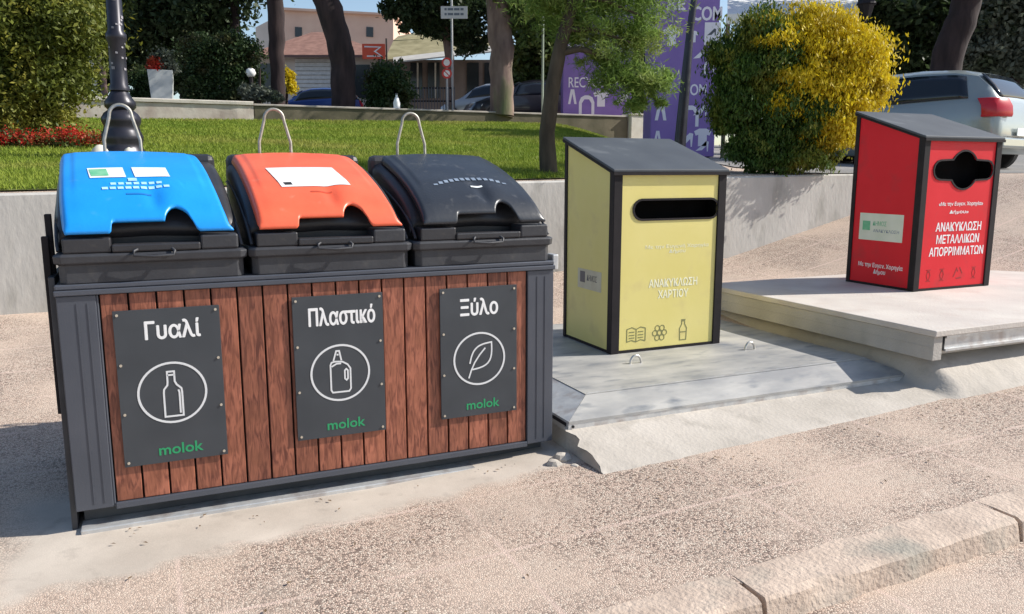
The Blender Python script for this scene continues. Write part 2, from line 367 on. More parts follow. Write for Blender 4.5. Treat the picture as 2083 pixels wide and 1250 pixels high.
# cement apron along the front of the enclosure (thin ragged sheet)
def ragged(name, m, s0, s1, front, back, dz, label):
    b = MB(); n = 90
    for i in range(n+1):
        s_ = s0+(s1-s0)*i/n; nz = mnoise.noise(Vector((s_*3.1, 0, 1)))*.05+mnoise.noise(Vector((s_*11, 3, 1)))*.02
        f_ = front(s_)+nz
        for k in range(4): t = f_+(back(s_)-f_)*k/3; b.v.append((s_, t, max(h(s_, t), -.105)+dz))
    for i in range(n):
        for k in range(3): a = i*4+k; b.f.append((a, a+4, a+5, a+1))
    return tag(b.build(name, m, rotz=YAW), label, kind='structure')
# sloping cement footing below both platforms
def footing(name, s0, s1, ztop, tt, tb, seed, label):
    b = MB(); n = int((s1-s0)*30); K = 10
    for i in range(n+1):
        s_ = s0+(s1-s0)*i/n; z0 = kz(s_)-.012; z1 = ztop(s_)
        for k in range(K+1):
            u = k/K; nz = mnoise.noise(Vector((s_*2.5, u*3, seed)))*.010+mnoise.noise(Vector((s_*9, u*8, seed)))*.010+mnoise.noise(Vector((s_*26, u*15, seed)))*.009
            b.v.append((s_+(mnoise.noise(Vector((u*6, seed, 2)))*.05 if i == 0 else 0), tb+(tt-tb)*u**1.1+nz, z0+(z1-z0)*min(1, u*1.0)**.85))
        b.v.append((s_, tt+2.3, z1)); b.v.append((s_, tt+2.3, z0))
    m_ = K+3
    for i in range(n):
        for k in range(m_-1): a = i*m_+k; b.f.append((a, a+m_, a+m_+1, a+1))
    b.f.append(tuple(range(m_))); b.f.append(tuple(n*m_+k for k in reversed(range(m_))))
    return tag(b.build(name, M['cement'], smooth=50, rotz=YAW), label, kind='structure')
footing('cement_footing', 2.2, 12, lambda s_: .075+.225*sm(4.97, 5.13, s_), 4.14, 3.64, 1, 'rough continuous cement footing under both platforms')
# kerb stones at the bottom right
kn = 0
for i, (a, b_) in enumerate([(-2.4, -1.2), (-1.2, .0), (.0, 2.1), (2.1, 3.62), (3.62, 4.8), (4.8, 6.0), (6, 7.2)]):
    k = MB(); n = 26; rr = []
    drop = .0 if a < 2.5 else .012
    for j in range(n+1):
        s_ = a+.012+(b_-a-.024)*j/n; z = kz(s_)+.004
        q = lambda x, y: mnoise.noise(Vector((s_*5+x, y, i)))*.03
        fz = kz(s_)-.13; c_ = max(0, mnoise.noise(Vector((s_*3.3, i*3.1, 7))))*.07
        rr.append([(s_, 2.52+q(0, 1)*.6, fz), (s_, 2.50+q(0, 2), z-.004), (s_, 2.40, z+q(1, 2)*.15), (s_, 2.285+c_*.8+q(2, 3)*.5, z-.002+q(3, 4)*.12), (s_, 2.265+c_*.7+q(5, 3)*.8, z-.016-c_*.3), (s_, 2.24+q(7, 1)*.9, fz)])
    k.loft(rr)
    o = k.build('kerb_stone', M['kerb'] if 'kerb' in M else mat('kerb stone', (.44, .345, .275), (.60, .48, .385), 5, .9, bump=.9, bscale=45, detail=9, c3=(.33, .30, .25), s3=3.2, p3=(.5, .7)), smooth=28, rotz=YAW)
    lab = ['chipped kerb stone at the very bottom left, below the pebble paving', 'kerb stone second from the left below the paving', 'worn kerb stone at the bottom edge left of the first crack', 'long greyish kerb stone between the two dark cracks at the bottom right', 'kerb stone at the right edge beyond the second dark crack', 'kerb stone beyond the right edge of the view', 'farthest kerb stone on the right'][i]
    tag(o, lab, 'kerb', 'kerb stones along the edge of the paving')
# ------------------------------------------------------------------ low retaining wall behind the bins
def wallmesh(s0, s1, t0, t1, zb, zt, jag=0):
    b = MB(); n = int((s1-s0)*2.5); rr = []
    for i in range(n+1):
        s_ = s0+(s1-s0)*i/n; a = zb(s_); z = zt(s_)
        j = mnoise.noise(Vector((s_*1.7, 1, 2)))*jag
        rr.append([(s_, t1, a), (s_, t0+j, a), (s_, t0+j, z-.02), (s_, t0+.02+j, z), (s_, t1-.02, z), (s_, t1, z-.02)])
    return b.loft(rr)
th_ = thing('retaining_wall', 'pale concrete retaining wall holding up the lawn behind the bins', 'wall', S(0, 8.6, 0), YAW)
wallmesh(-16, 12.5, 0, .2, lambda s_: -.3, lambda s_: wall_top(s_)+.0, .006).build('wall_face', M['wallc'], th_, smooth=40)
# far wall
th_ = thing('garden_wall', 'old cream stone wall along the top of the lawn', 'wall', S(0, 21.4, 0), YAW)
wallmesh(-20, 2.5, 0, .3, lambda s_: 1.8, lambda s_: 3.21, .02).build('wall_face', M['oldwall'], th_)
wallmesh(-20, 2.5, -.04, .34, lambda s_: 3.212, lambda s_: 3.30, .02).build('coping', mat('wall coping', (.5, .45, .38), (.66, .61, .53), 3, .9, bump=.4), th_)
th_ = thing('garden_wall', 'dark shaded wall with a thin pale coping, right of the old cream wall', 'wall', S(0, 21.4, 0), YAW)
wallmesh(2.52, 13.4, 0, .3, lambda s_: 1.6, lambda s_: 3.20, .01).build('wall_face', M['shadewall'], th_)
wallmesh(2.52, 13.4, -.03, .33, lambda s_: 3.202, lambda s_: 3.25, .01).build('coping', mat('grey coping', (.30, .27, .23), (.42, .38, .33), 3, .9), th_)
p0 = MB().box(0, .52, 0, .5, -1.8, 0); p0.v = [(x, y, z) for x, y, z in p0.v]
th_ = thing('wall_pillar', 'short whitewashed pillar ending the dark wall beside the purple cabinet', 'pillar', S(13.45, 21.25, 3.26), YAW)
p0.build('shaft', mat('whitewash', (.60, .56, .46), (.72, .69, .60), 3, .85), th_, bevel=.01)
MB().box(-.03, .55, -.03, .53, .002, .05).build('cap', MATS['whitewash'], th_, bevel=.01)
# ------------------------------------------------------------------ the wood clad enclosure
E = thing('bin_enclosure', 'long grey metal enclosure with reddish wood slats and three dark signs', 'bin enclosure', S(0, 4.127, 0), YAW)
G = M['graphite']
b = MB(); b.box(-.424, -.262, 0, .06, 0, 1.035); b.box(-.424, -.385, .06, 1.02, 0, 1.035)
b.box(-.262, -.252, .004, .05, 0, 1.035)
b.build('corner_post', G, E, bevel=.004)
b = MB()
for x in (-.345, -.30): b.box(x, x+.006, -.003, .004, .03, 1.0)
b.build('post_rib', G, E)
b = MB(); b.box(1.942, 2.108, 0, .06, 0, 1.035); b.box(2.07, 2.108, .06, 1.02, 0, 1.035); b.build('corner_post', G, E, bevel=.004)
b = MB()
for x in (2.0, 2.05): b.box(x, x+.006, -.003, .004, .03, 1.0)
b.build('post_rib', G, E)
MB().box(-.430, 2.114, -.012, 1.03, 1.037, 1.062).build('top_rail', G, E, bevel=.004)
MB().box(-.426, 2.110, -.004, 1.02, 1.063, 1.088).build('top_rail', G, E, bevel=.006)
MB().box(-.252, 1.940, -.006, .05, -.012, .018).build('bottom_rail', G, E, bevel=.003)
MB().box(-.38, 2.07, .96, 1.02, 0, 1.035).build('rear_panel', G, E)
MB().box(-.25, 1.94, .038, .046, .02, 1.036).build('backing_sheet', M['void'], E)
b = MB(); n = 18; pw = 2.19/n
for i in range(n):
    x = -.25+i*pw; j = random.uniform(-.0015, .0015)
    b.box(x+.0045, x+pw-.0045, .010+j, .034, .020, 1.034)
b.build('wood_cladding', M['wood'], E, bevel=.003)
b = MB(); b.box(-.40, 2.08, .10, 1.0, -.12, -.012); b.build('plinth', mat('dark plinth', (.05, .05, .055), (.09, .09, .09), 4, .7), E)
MB().box(-.41, 1.90, -.03, .098, -.112, -.084).build('base_plate', M['galv'], E, bevel=.004)
MB().box(-.452, -.426, .05, 1.0, -.13, 1.12).build('side_skirt', M['rimpl'], E, bevel=.003)
b = MB(); b.box(-.475, -.445, .14, .18, .45, 1.30); b.box(-.460, -.432, .20, .24, .55, 1.40); b.box(-.46, -.424, .13, .25, .50, .54); b.box(-.46, -.424, .13, .25, .9, .94)
b.build('side_bracket', M['frame'], E, bevel=.004)
MB().box(2.112, 2.15, .02, .12, 1.03, 1.12).build('side_bracket', M['galv'], E, bevel=.006)
def sign(x0, x1, z0, z1, word, wz, ww, wh, logo, cxz, label):
    b = MB(); b.box(x0, x1, -.006, .004, z0, z1); s_ = b.build('sign_board', M['sign'], E, bevel=.001); s_['label'] = label
    cx = (x0+x1)/2
    text('lettering', word, ww, wh, (cx+cxz[2], wz), M['white'], s_, bold=.017, y=-.0065)
    text('logo', 'molok', .20, .052, (cx+.02, z0+.065), M['green'], s_, bold=.014, y=-.0065)
    b = MB().ribbon([(cx-.01, z0+.022), (cx+.09, z0+.022)], .004, -.0065); 
    k = MB().ribbon(circ(cxz[0], cxz[1], .152, .148, 48), .0105, -.0065, closed=True)
    for pts, cl in logo: k.ribbon([(cxz[0]+x, cxz[1]+z) for x, z in pts], .0085, -.0065, closed=cl)
    k.build('pictogram', mat('sign grey', (.68, .69, .70), rough=.6) if 'sign grey' not in MATS else MATS['sign grey'], s_)
    for x in (x0+.018, x1-.018):
        for i in range(4):
            z = z0+.02+(z1-z0-.04)*i/3
            MB().disc((x, z), .0065, -.011, -.0062, 10).build('screw', M['brass'], s_, smooth=40)
bottle = [([(-.020, .105), (.012, .105), (.012, .055), (.020, .038), (.040, .018), (.042, 0), (.042, -.118), (-.040, -.118), (-.040, 0), (-.038, .018), (-.022, .038), (-.020, .055)], True),
          ([(-.021, .088), (.013, .088)], False), ([(.026, .012), (.030, -.002), (.030, -.105)], False)]
def arc(*p): return list(p)
jug = [([(-.052, .045), (-.052, -.09), (-.044, -.104), (.042, -.104), (.052, -.09), (.052, .02), (.038, .042), (.012, .058), (.0, .06), (-.03, .062), (-.046, .058)], True),
       ([(-.036, .066), (-.020, .118), (-.004, .118), (.006, .066)], False), ([(-.046, .036), (-.02, .05), (.004, .05)], False), ([(-.018, .098), (-.008, .098)], False),
       ([(.030, .018), (.022, .010), (.022, -.034), (.030, -.042), (.038, -.034), (.038, .010)], True)]
lf = []
for i in range(13):
    u = i/12; lf.append((-.062+.135*u-.030*math.sin(math.pi*u), -.045+.135*u+.036*math.sin(math.pi*u)))
lr = []
for i in range(12):
    u = i/11; lr.append((.073-.118*u+.042*math.sin(math.pi*u), .09-.15*u-.038*math.sin(math.pi*u)))
leaf = [(lf[1:]+lr[1:], False), ([(-.066, -.108), (-.05, -.062), (-.03, -.02), (.0, .022), (.035, .06)], False)]
sign(-.200, .270, .190, .953, 'Γυαλί', .852, .245, .092, bottle, (.035, .538, .02), 'dark sign reading Γυαλί with a bottle in a ring')
sign(.618, 1.088, .208, .966, 'Πλαστικό', .858, .345, .098, jug, (.852, .552, .018), 'dark sign reading Πλαστικό with a detergent jug in a ring')
sign(1.408, 1.870, .222, .962, 'Ξύλο', .852, .225, .098, leaf, (1.639, .552, .0), 'dark sign reading Ξύλο with a leaf in a ring')
# ------------------------------------------------------------------ the three bins with their lids
PROF = [(0, .0, 0), (.02, .035, 0), (.07, .088, 0), (.14, .135, 0), (.24, .190, 0), (.36, .240, 0), (.5, .290, 0), (.64, .330, 0), (.76, .360, 0), (.84, .374, 0), (.875, .370, 0)]
def prof(u):                                  # u 0..1 -> t, z above the lid's front edge
    x = u*(len(PROF)-1); i = min(int(x), len(PROF)-2); f = x-i
    def cr(a, b_, c, d): return .5*((2*b_)+(-a+c)*f+(2*a-5*b_+4*c-d)*f*f+(-a+3*b_-3*c+d)*f**3)
    P = [PROF[max(0, min(len(PROF)-1, i+k))] for k in (-1, 0, 1, 2)]
    return cr(*[p[0] for p in P]), cr(*[p[1] for p in P])
def bin_unit(i, m, label, deco, lidlabel):
    s0 = -.424+.844*i+.422
    SK = (-.095, -.075, -.035)[i]
    T = thing('recycling_bin', label, 'recycling bin', S(s0, 4.127, 1.089), YAW, 'recycling bins standing in the wood clad enclosure')
    r_ = MB()
    X = .4205
    rr = []
    for (dx, y0, z) in ((-.018, .006, .0), (-.018, .006, .085), (-.002, -.012, .095), (0, -.016, .128), (-.012, -.004, .138)):
        xx = X+dx; y1 = 1.0-y0; c = .03
        rr.append([(-xx+c, y0, z), (xx-c, y0, z), (xx, y0+c, z), (xx, y1-c, z), (xx-c, y1, z), (-xx+c, y1, z), (-xx, y1-c, z), (-xx, y0+c, z)])
    r_.loft(rr); r_.build('rim', M['rimpl'], T, bevel=.004)
    # black hood under the coloured lid
    hb = MB(); rings = []
    for j in range(22):
        u = j/21; t, z = prof(u); hwid = .396-.006*u
        zz = z+.205-.012; t = t+.035+.11*(1-u)**5; base = .139; wb = .400
        zz = max(zz, base+.05)
        sh = SK*.45*u; R_ = [(-wb, t, base), (-wb+.004, t, base+.02), (-hwid-.004, t, zz-.05), (-hwid+.010, t, zz-.022), (-hwid+.04, t, zz-.006), (0, t, zz+.008), (hwid-.04, t, zz-.006), (hwid-.010, t, zz-.022), (hwid+.004, t, zz-.05), (wb-.004, t, base+.02), (wb, t, base)]; rings.append([(p_[0]+sh, p_[1], p_[2]) for p_ in R_])
    hb.loft(rings); hood = hb.build('hood', M['blackpl'], T, smooth=50)
    # raised frame round the hood, seen as the lit edge between lids
    fr_ = MB()
    for sg in (-1, 1):
        fr_.tube([(sg*(.398-.004*k/10)+SK*.045*k, prof(k/10)[0]+.03, .150+prof(k/10)[1]*.80) for k in range(11)], .008, 6)
    fr_.build('hood_rib', M['rimpl'], T, smooth=60)
    # coloured lid, with the mouth cut out of its front edge
    NU, NV = 72, 26; lb = MB()
    def cut(x):
        c = 0
        if -.175 < x < .205: c = .040*sm(-.175, -.155, x)*(1-sm(.185, .205, x))
        d = (x-.130)/.060
        if abs(d) < 1: c = max(c, .036+.058*(1-d*d)**.6)
        return c
    for a in range(NU+1):
        x0 = -1+2*a/NU; x0 = math.copysign(abs(x0)**.93, x0)
        for j in range(NV+1):
            v = j/NV; xf = x0*.362; cz = cut(xf)
            # fraction of the profile at which z = cz
            u0 = 0
            while u0 < .5 and prof(u0)[1] < cz: u0 += .004
            u = u0+(1-u0)*v; t, z = prof(u); hwid = .362-.022*u
            if u > .8: hwid -= .035*((u-.8)/.2)**2*1.0
            x = x0*hwid; e = abs(x0)
            side = (-.036*max(0, (e-.93)/.07)**2.2 - .005*max(0, (e-.8)/.2))*sm(0, .16, u)
            crown = .012*(1-e*e)*min(1, u*3)
            back = -.02*max(0, (u-.9)/.1)**2
            dd = ((x-.045)/.04)**2+((u-.30)/.10)**2
            dim = -.014*math.exp(-dd*1.3)
            bul = .010*math.exp(-(((x-.135)/.09)**2+((u-.34)/.13)**2))
            step = -.010*(1-sm(.0, .07, u))
            pan = .005*sm(.40, .43, u)*(1-sm(.86, .9, u))*(1-sm(.80, .84, e))
            lb.v.append((x+SK*u, t-.012, .205+z+side+crown+back+dim+bul+step+pan+.022+.012*(1-u)))
    for a in range(NU):
        for j in range(NV): q = a*(NV+1)+j; lb.f.append((q, q+NV+1, q+NV+2, q+1))
    lid = lb.build('lid', m, T, smooth=55, solid=.014); lid['label'] = lidlabel
    # front latch bar and mouth lip
    b = MB(); b.box(-.177, .207, -.012, .06, .139, .176); b.build('mouth_lip', M['blackpl'], T, bevel=.008)
    b = MB(); b.tube([(-.07, -.012, .150), (-.085, -.032, .145), (-.085, -.036, .125), (.0, -.040, .118), (.085, -.036, .122), (.09, -.03, .14), (.08, -.012, .150)], .007, 8); b.build('handle', M['rimpl'], T, smooth=60)
    MB().box(-.378, -.178, -.004, .14, .1385, .208).build('front_block', M['blackpl'], T, bevel=.008)
    MB().box(.208, .380, -.008, .14, .1385, .210).build('front_block', M['rimpl'], T, bevel=.010)
    # steel lifting loop
    cx = (-.12, .70, 1.54)[i]-s0+.0
    pts = [(cx-.092, .90, .56), (cx-.090, .90, .68), (cx-.058, .90, .80)]+[(cx+.055*math.cos(R(a)), .90, .815+.055*math.sin(R(a))) for a in range(165, 0, -15)]+[(cx+.058, .90, .80), (cx+.090, .90, .68), (cx+.092, .90, .56)]
    pts = [(p[0], p[1], p[2]) for p in pts]
    MB().tube(pts, .009, 10).build('lifting_loop', M['loop'], T, smooth=60)
    b = MB(); b.box(-.425, .355, .872, .955, .139, .606); b.build('hinge_block', M['blackpl'], T, bevel=.035)
    b = MB(); b.tube([(-.41, .965, .50), (.36, .965, .50)], .024, 10); b.build('hinge_bar', M['rimpl'], T, smooth=50)
    def patch(name, x0, x1, u0, u1, mm, lift=.0035, skew=0):
        q = MB(); n_ = 6
        if x1-x0 > .1: n_ = 20
        for a in range(n_+1):
            for j in range(5):
                u = u0+(u1-u0)*j/4; x = x0+(x1-x0)*a/n_+skew*(j/4); t, z = prof(u)
                e = abs(x)/(.362-.022*u)
                q.v.append((x+SK*u, t-.012, .205+z+.012*(1-e*e)*min(1, u*3)-.005*max(0, (e-.8)/.2)+.005*sm(.40, .43, u)*(1-sm(.86, .9, u))+.022+.012*(1-u)+lift-.014*math.exp(-1.3*(((x-.045)/.04)**2+((u-.30)/.10)**2))+.010*math.exp(-(((x-.135)/.09)**2+((u-.34)/.13)**2))))
        for a in range(n_):
            for j in range(4): k = a*5+j; q.f.append((k, k+5, k+6, k+1))
        return q.build(name, mm, lid, smooth=60)
    deco(patch, lid)
    return T
ws = mat('white label', (.74, .80, .78), (.8, .84, .84), 8, .5); dk = mat('black print', (.02, .02, .02), rough=.6); lbp = mat('pale blue print', (.30, .58, .78), (.42, .68, .82), 20, .6); gp = mat('green label print', (.10, .42, .22), (.2, .5, .3), 20, .6)
wpl = mat('white sheet sticker', (.72, .70, .71), (.80, .79, .78), 5, .5, c3=(.6, .58, .6), s3=12, p3=(.6, .8)); bpr = mat('faint blue print', (.16, .20, .27), (.24, .30, .38), 30, .6)
def deco_blue(p, lid):
    p('sticker', -.215, -.055, .475, .57, ws, skew=-.008); p('print', -.208, -.13, .49, .555, gp, .005, -.008)
    p('sticker', -.015, .145, .475, .57, ws, skew=-.008)
    for k in range(9): p('print', -.17+k*.034, -.17+k*.034+.026, .375, .395, lbp)
    for k in range(7): p('print', -.13+k*.034, -.13+k*.034+.024, .410, .425, lbp)
    p('emblem', -.05, -.01, .435, .465, lbp); p('embossing', -.07, .04, .33, .342, MATS['deep blue'], .002)
def deco_orange(p, lid):
    p('sticker', -.185, .175, .385, .575, wpl, skew=-.035); p('print', -.165, -.125, .40, .42, dk, .005, -.005); p('embossing', -.05, .06, .335, .345, MATS['deep orange'], .002)
def deco_grey(p, lid):
    for k in range(13):
        u_ = .425-.0009*(k-6)**2; x = -.21+k*.035
        p('print', x, x+.024, u_, u_+.028-.0004*(k-6)**2, bpr)
    p('embossing', .0, .07, .365, .378, ws, .003)
mat('deep blue', (.01, .16, .48), rough=.5); mat('deep orange', (.55, .07, .03), rough=.5)
B1 = bin_unit(0, M['blue'], 'bin with the bright blue lid, leftmost in the enclosure', deco_blue, 'bright blue lid with pale stickers')
B2 = bin_unit(1, M['orange'], 'bin with the orange lid bearing a white sheet sticker', deco_orange, 'orange lid with a white sheet sticker')
B3 = bin_unit(2, M['grey'], 'bin with the dark grey lid, nearest the yellow column', deco_grey, 'dark grey lid with faint printing')
# ------------------------------------------------------------------ platforms
P1 = thing('metal_platform', 'low streaked metal platform that the yellow column stands on', 'platform', S(2.2, 4.09, 0), YAW)
b = MB(); W, D, I = 2.84, 2.45, .255
b.hexa([(I, I, .10), (W-I*.5, I, .10), (W-I*.5, D, .10), (I, D, .10)], [(I, I, .192), (W-I*.5, I, .192), (W-I*.5, D, .192), (I, D, .192)])
b.build('deck', M['plate'], P1)
b = MB(); b.hexa([(0, 0, .10), (W, 0, .10), (W-I*.5+.002, I+.002, .10), (I-.002, I+.002, .10)], [(0, 0, .115), (W, 0, .115), (W-I*.5, I-.003, .187), (I, I-.003, .187)])
b.build('front_ramp', M['plate'], P1)
b = MB(); b.hexa([(0, 0.003, .10), (I-.003, I, .10), (I-.003, D, .10), (0, D, .10)], [(0, .003, .115), (I-.003, I, .187), (I-.003, D, .187), (0, D, .115)])
b.build('side_ramp', M['galv'], P1)
MB().box(0, W, .004, .03, .058, .099).build('edge_channel', M['galv'], P1)
MB().box(.002, .03, .034, D, .058, .099).build('edge_channel', M['frame'], P1)
MB().disc((.03, .080), .009, -.002, .003, 10).build('bolt_hole', M['void'], P1)
MB().box(I+.02, W-.15, I+.012, I+.018, .192, .1945).build('deck_seam', M['galv'], P1)
for (s_, t_) in ((3.203, 4.924), (4.289, 4.947)):
    x, y = s_-2.2, t_-4.09
    MB().tube([(x+.048*math.cos(R(a)), y, .190+.062*math.sin(R(a))) for a in range(0, 181, 15)], .009, 8).build('lifting_eye', M['steel'], P1, smooth=60)
P2 = thing('concrete_platform', 'pale raised concrete platform under the red column', 'platform', S(4.97, 3.83, 0), YAW)
slabw = mat('pale concrete deck', (.50, .45, .41), (.60, .555, .50), 2.2, .85, bump=.35, bscale=45, detail=8, c3=(.50, .43, .38), s3=5, p3=(.55, .8))
MB().box(0, 4.2, 0, 2.62, .445, .49).build('deck', slabw, P2, bevel=.006)
MB().box(.012, .10, .02, 2.60, .27, .443).build('side_beam', M['slab'], P2, bevel=.003)
b = MB(); b.box(.012-.002, .0119, .03, 2.55, .362, .365); b.build('side_seam', M['slab'], P2)
b = MB(); b.box(.13, 4.19, .012, .06, .425, .443); b.box(.13, 4.19, .012, .06, .33, .348); b.box(.13, 4.19, .03, .06, .3481, .4249); b.build('front_channel', M['galv'], P2)
MB().box(.10, .13, .025, .06, .34, .44).build('channel_end', M['void'], P2)
MB().box(.13, 4.18, .065, 2.5, .30, .443).build('core', M['slab'], P2)
# rubble where the footing is broken
for i, (s_, t_, r0) in enumerate([(2.02, 3.93, .05), (2.12, 3.86, .035), (2.10, 3.98, .06), (1.96, 3.88, .022), (2.16, 3.78, .028), (2.06, 3.80, .018)]):
    b = MB(); rg_ = []
    random.seed(i+40)
    for k in range(6):
        a = math.pi*k/5; rg_.append([(s_+r0*math.sin(a)*math.cos(q)*random.uniform(.7, 1.25), t_+r0*math.sin(a)*math.sin(q)*random.uniform(.7, 1.2), -.10+r0*.5-r0*.75*math.cos(a)) for q in [2*math.pi*j/8 for j in range(8)]])
    o = b.loft(rg_).build('cement_lump', M['cement'], rotz=YAW, smooth=25)
    tag(o, ['largest', 'small', 'tall', 'tiny', 'low', 'smallest'][i]+' broken cement lump at the foot of the enclosure corner by the platform', 'rubble', 'broken cement lumps between the enclosure and the footing')
# ------------------------------------------------------------------ the columns
def column(loc, m, label, hole, z0):
    T = thing('disposal_column', label, 'waste column', loc, YAW, 'coloured disposal columns on underground bins')
    W, D, HF, HB = 1.02, .80, 1.40, 1.66
    W = 1.045
    fm = M['frame']
    sl = (HB-HF)/D
    def post(x0, x1, y0, y1):
        MB().hexa([(x0, y0, 0), (x1, y0, 0), (x1, y1, 0), (x0, y1, 0)], [(x0, y0, HF+sl*y0), (x1, y0, HF+sl*y0), (x1, y1, HF+sl*y1), (x0, y1, HF+sl*y1)]).build('corner_post', fm, T, bevel=.004)
    c = .075
    post(0, c, 0, c*.9); post(W-c, W, 0, c*.9); post(0, c*.6, D-c*.6, D); post(W-c*.6, W, D-c*.6, D)
    # front panel with a real opening
    x0, x1 = c+.001, W-c-.001; zb, zt = .022, HF-.005; y = .012
    n = len(hole); outer = []
    cx = (x0+x1)/2
    hc = (sum(p[0] for p in hole)/n, sum(p[1] for p in hole)/n)
    for (hx, hz) in hole:                       # project each hole point to the rectangle
        dx, dz = hx-hc[0], hz-hc[1]; k = 1e9
        if dx > 1e-6: k = min(k, (x1-hc[0])/dx)
        if dx < -1e-6: k = min(k, (x0-hc[0])/dx)
        if dz > 1e-6: k = min(k, (zt-hc[1])/dz)
        if dz < -1e-6: k = min(k, (zb-hc[1])/dz)
        outer.append((hc[0]+dx*k, hc[1]+dz*k))
    # insert true corners
    b = MB(); n0 = 0
    ring_o = []; ring_i = []
    cs = [(x1, zt), (x0, zt), (x0, zb), (x1, zb)]
    angs = lambda p: math.atan2(p[1]-hc[1], p[0]-hc[0]) % (2*math.pi)
    items = [(angs(o_), o_, h_) for o_, h_ in zip(outer, hole)]
    items.sort(key=lambda q: q[0])
    for c_ in cs:
        a = angs(c_); best = min(items, key=lambda q: min(abs(q[0]-a), 2*math.pi-abs(q[0]-a)))
        # hole point along that ray: interpolate neighbours
        prev = max([q for q in items if q[0] <= a], default=items[-1], key=lambda q: q[0]); nxt = min([q for q in items if q[0] > a], default=items[0], key=lambda q: q[0])
        f = (a-prev[0])/((nxt[0]-prev[0]) % (2*math.pi) or 1); hp = (prev[2][0]*(1-f)+nxt[2][0]*f, prev[2][1]*(1-f)+nxt[2][1]*f)
        items.append((a, c_, hp))
    items.sort(key=lambda q: q[0]); n = len(items)
    for yy in (y, y+.012):
        for q in items: b.v.append((q[1][0], yy, q[1][1]))
        for q in items: b.v.append((q[2][0], yy, q[2][1]))
    for i in range(n):
        j = (i+1) % n
        b.f.append((i, n+i, n+j, j)); b.f.append((2*n+i, 2*n+j, 3*n+j, 3*n+i)); b.f.append((n+i, 3*n+i, 3*n+j, n+j))
    fp = b.build('front_panel', m, T)
    b = MB().ribbon([q[2] for q in items], .016, y-.001, .006, closed=True); b.build('slot_trim', fm, T)
    MB().box(x0+.004, x1-.004, .16, .17, .80, HF+.02).box(x0+.004, x0+.010, .026, .1598, .80, HF-.01).box(x1-.010, x1-.004, .026, .1598, .80, HF-.01).build('slot_dark_liner', mat('slot shade black', (.003, .003, .003), (.006, .006, .007), 4, .9, spec=.1) if 'slot shade black' not in MATS else MATS['slot shade black'], T)  # near-black liner added so the slot's inside looks deep in shade
    ys0, ys1 = c*.9+.001, D-c*.6-.001
    for xx in (.010, W-.022):
        MB().hexa([(xx, ys0, .022), (xx+.012, ys0, .022), (xx+.012, ys1, .022), (xx, ys1, .022)], [(xx, ys0, HF+sl*ys0-.004), (xx+.012, ys0, HF+sl*ys0-.004), (xx+.012, ys1, HF+sl*ys1-.004), (xx, ys1, HF+sl*ys1-.004)]).build('side_panel', m, T)
    MB().box(c*.6, W-c*.6, D-.03, D-.012, .02, HB-.02).build('rear_panel', m, T)
    b = MB(); b.box(c+.001, W-c-.001, .006, .05, .0, .02); b.box(.006, .05, ys0, ys1, .0, .02); b.build('bottom_rail', fm, T)
    e = .012
    def lidz(yy, dz): return HF+sl*yy+dz
    MB().hexa([(-e, -e, lidz(-e, .002)), (W+e, -e, lidz(-e, .002)), (W+e, D+e, lidz(D+e, .002)), (-e, D+e, lidz(D+e, .002))], [(-e, -e, lidz(-e, .022)), (W+e, -e, lidz(-e, .022)), (W+e, D+e, lidz(D+e, .022)), (-e, D+e, lidz(D+e, .022))]).build('top_lid', M['lidm'], T, bevel=.004)
    b = MB(); b.hexa([(-e-.002, -e-.006, lidz(-e, -.022)), (W+e+.002, -e-.006, lidz(-e, -.022)), (W+e, -.0015, lidz(0, -.022)), (-e, -.0015, lidz(0, -.022))], [(-e-.002, -e-.006, lidz(-e, .001)), (W+e+.002, -e-.006, lidz(-e, .001)), (W+e, -.0015, lidz(0, .001)), (-e, -.0015, lidz(0, .001))])
    b.hexa([(-e-.002, -.001, lidz(0, -.02)), (-.0015, -.001, lidz(0, -.02)), (-.0015, D+e, lidz(D+e, -.02)), (-e-.002, D+e, lidz(D+e, -.02))], [(-e-.002, -.001, lidz(0, .001)), (-.0015, -.001, lidz(0, .001)), (-.0015, D+e, lidz(D+e, .001)), (-e-.002, D+e, lidz(D+e, .001))])
    b.build('lid_edge', fm, T)
    return T, fp
def stadium(cx, cz, w_, h_, n=10):
    r_ = h_/2; L_ = w_/2-r_
    return [(cx+L_+r_*math.cos(R(a)), cz+r_*math.sin(R(a))) for a in np.linspace(-90, 90, n)]+[(cx-L_+r_*math.cos(R(a)), cz+r_*math.sin(R(a))) for a in np.linspace(90, 270, n)]
WC = 1.045
YC, yp = column(S(3.176, 5.235, .193), M['yellow'], 'yellow metal column with one long slot and a sloping slate lid', stadium(.58, 1.112, .80, .155), .19)
text('lettering', 'Με την Ευγενή Χορηγία\nΔήμου', .60, .075, (.60, .80), M['cream'], yp, y=.0115)
text('lettering', 'ΑΝΑΚΥΚΛΩΣΗ\nΧΑΡΤΙΟΥ', .46, .155, (.57, .49), M['cream'], yp, y=.0115, bold=.012)
def strokes(name, L_, w_, m, parent, y, face='front'):
    b = MB()
    for pts, cl in L_: b.ribbon(pts, w_, y, closed=cl)
    return b.build(name, m, parent)
cx, cz = .235, .135
strokes('pictogram', [([(cx-.085, cz-.05), (cx-.085, cz+.05), (cx-.04, cz+.062), (cx, cz+.045), (cx+.04, cz+.062), (cx+.085, cz+.05), (cx+.085, cz-.05), (cx+.04, cz-.04), (cx, cz-.055), (cx-.04, cz-.04)], True), ([(cx, cz+.04), (cx, cz-.05)], False)]+[([(cx+a, cz+z), (cx+a+.05, cz+z)], False) for a in (-.066, .016) for z in (.025, .0, -.022)], .007, M['olive'], yp, .0115)
cx = .455
